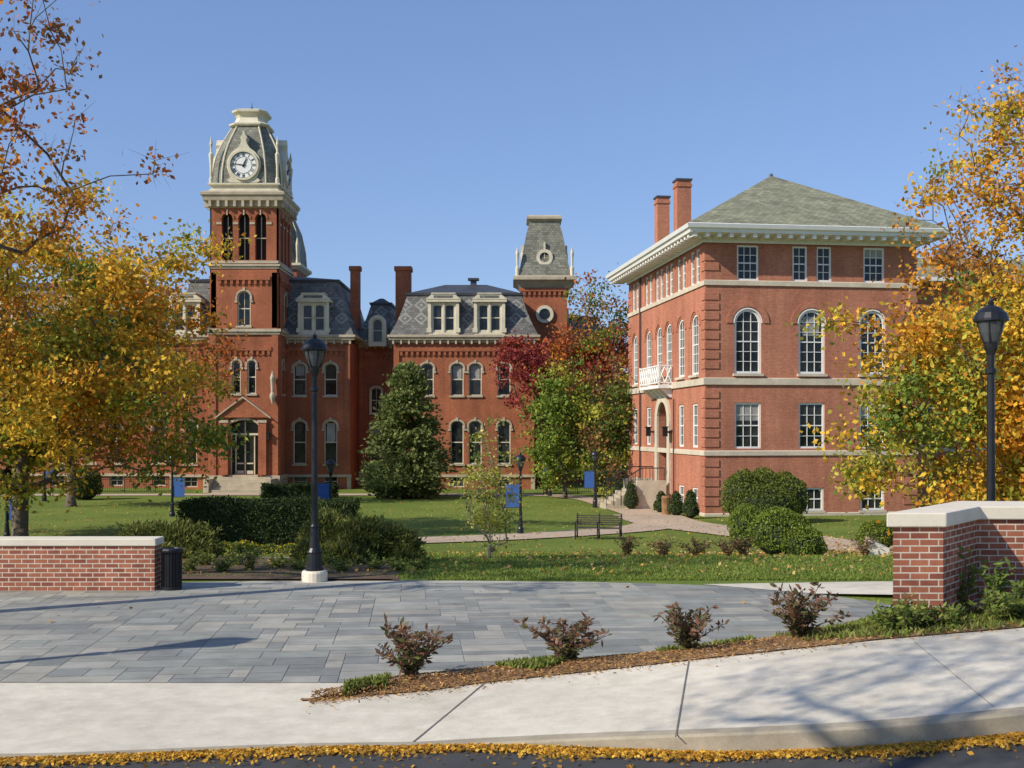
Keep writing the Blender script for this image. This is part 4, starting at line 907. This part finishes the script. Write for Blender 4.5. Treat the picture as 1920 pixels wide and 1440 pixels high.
def bench(x,y,z,rot):
    E=empty('park_bench'); E.location=(x,y,z); E.rotation_euler=(0,0,rot); w=.92; m=MB(); 
    for k in range(5): m.box(-w,w,-.25+k*.1,-.25+k*.1+.07,.42,.45)
    for k in range(5): zz=.52+k*.085; m.box(-w,w,.25+k*.018,.275+k*.018,zz,zz+.05)
    m.obj('slats',M['wood'],E); m=MB()
    for s in (-w+.04,0,w-.04):
        m.box(s-.025,s+.025,-.25,.25,.38,.42); m.tube((s,-.22,.4),(s,-.30,0),.03); m.tube((s,.22,.4),(s,.32,0),.03); m.tube((s,.23,.4),(s,.35,.98),.03)
        m.tube((s,-.22,.4),(s,-.24,.64),.025); m.tube((s,-.26,.64),(s,.28,.67),.03); m.tube((s,-.27,.12),(s,.28,.12),.018)
    m.obj('iron_frame',M['metal'],E)
bench(X(1121,44.5),44.3,Gz(0,44.5)+.02,math.radians(-12))
E=empty('litter_bin'); x,y=X(327,19),18.85; m=MB()
m.lathe(x,y,[(.165,0.01),(.165,.06),(.15,.07)],20); m.lathe(x,y,[(.178,.64),(.185,.67),(.175,.70),(.12,.705),(.10,.66)],20)
for k in range(24):
    a=2*math.pi*k/24; c,s_=math.cos(a),math.sin(a); m.tube((x+.158*c,y+.158*s_,.05),(x+.16*c,y+.16*s_,.6),.009,seg=4); m.tube((x+.16*c,y+.16*s_,.6),(x+.18*c,y+.18*s_,.66),.009,seg=4)
m.obj('slatted_body',M['metal'],E); m=MB(); m.lathe(x,y,[(.135,.03),(.135,.62)],16); m.obj('liner',M['metal'],E)
E=empty('wooden_litter_bin'); m=MB(); Y=58; x=X(1249,Y); m.lathe(x,Y,[(.22,0),(.24,.85),(.26,.9),(.2,1.0)],12,Gz(x,Y)); m.obj('body',M['mulch'],E)
def fence(name,pts,h=1.0):
    E=empty(name); m=MB()
    for a,b in zip(pts,pts[1:]):
        n=int(math.dist(a,b)/.16); za=Gz(*a); zb=Gz(*b)
        for zz in (.12,h): m.tube((*a,za+zz),(*b,zb+zz),.02,seg=4)
        for k in range(n+1):
            t=k/n; x=a[0]+(b[0]-a[0])*t; y=a[1]+(b[1]-a[1])*t; zq=za*(1-t)+zb*t; m.tube((x,y,zq),(x,y,zq+h),.03 if k%14==0 else .011,seg=4)
    m.obj('rails_and_pickets',M['metal'],E)
fence('iron_fence',[(2.6,83),(8.2,82),(9,77)]); fence('iron_fence',[(-40,83),(-24.5,83)]); fence('iron_fence',[(-17,83),(-13.5,83.5)])
# ================================================================ LIGHT, SKY, CAMERA
az=Vector((-.87,-.50)); az.normalize(); el=math.radians(34)
sd=Vector((az.x*math.cos(el),az.y*math.cos(el),math.sin(el)))
sl=bpy.data.lights.new('sun','SUN'); sl.energy=5.0; sl.angle=math.radians(.53); sl.color=(1,.93,.81)
so=bpy.data.objects.new('sun',sl); so.rotation_euler=sd.to_track_quat('Z','Y').to_euler(); COL.objects.link(so)
w=bpy.data.worlds.new('World'); sc.world=w; w.use_nodes=True; nt=w.node_tree; bg=nt.nodes['Background']
sk=nt.nodes.new('ShaderNodeTexSky'); sk.sky_type='NISHITA'; sk.sun_disc=False; sk.sun_elevation=el; sk.sun_rotation=math.atan2(az.x,az.y)
sk.air_density=1.0; sk.dust_density=.5; sk.ozone_density=1.5
gm=nt.nodes.new('ShaderNodeGamma'); gm.inputs[1].default_value=.64; L(nt,sk.outputs[0],gm.inputs[0])
L(nt,mixc(nt,1,gm.outputs[0],(1.5,1.85,2.6),'MULTIPLY'),bg.inputs[0]); bg.inputs[1].default_value=.103
cam=bpy.data.cameras.new('camera'); co_=bpy.data.objects.new('camera',cam); COL.objects.link(co_); co_.location=(0,0,EYE); co_.rotation_euler=(math.pi/2,0,0)
cam.sensor_width=36; cam.lens=F/1920*36; cam.shift_y=85/1920; cam.clip_end=8000; sc.camera=co_
sc.view_settings.view_transform='Standard'; sc.view_settings.look='None'; sc.view_settings.exposure=0
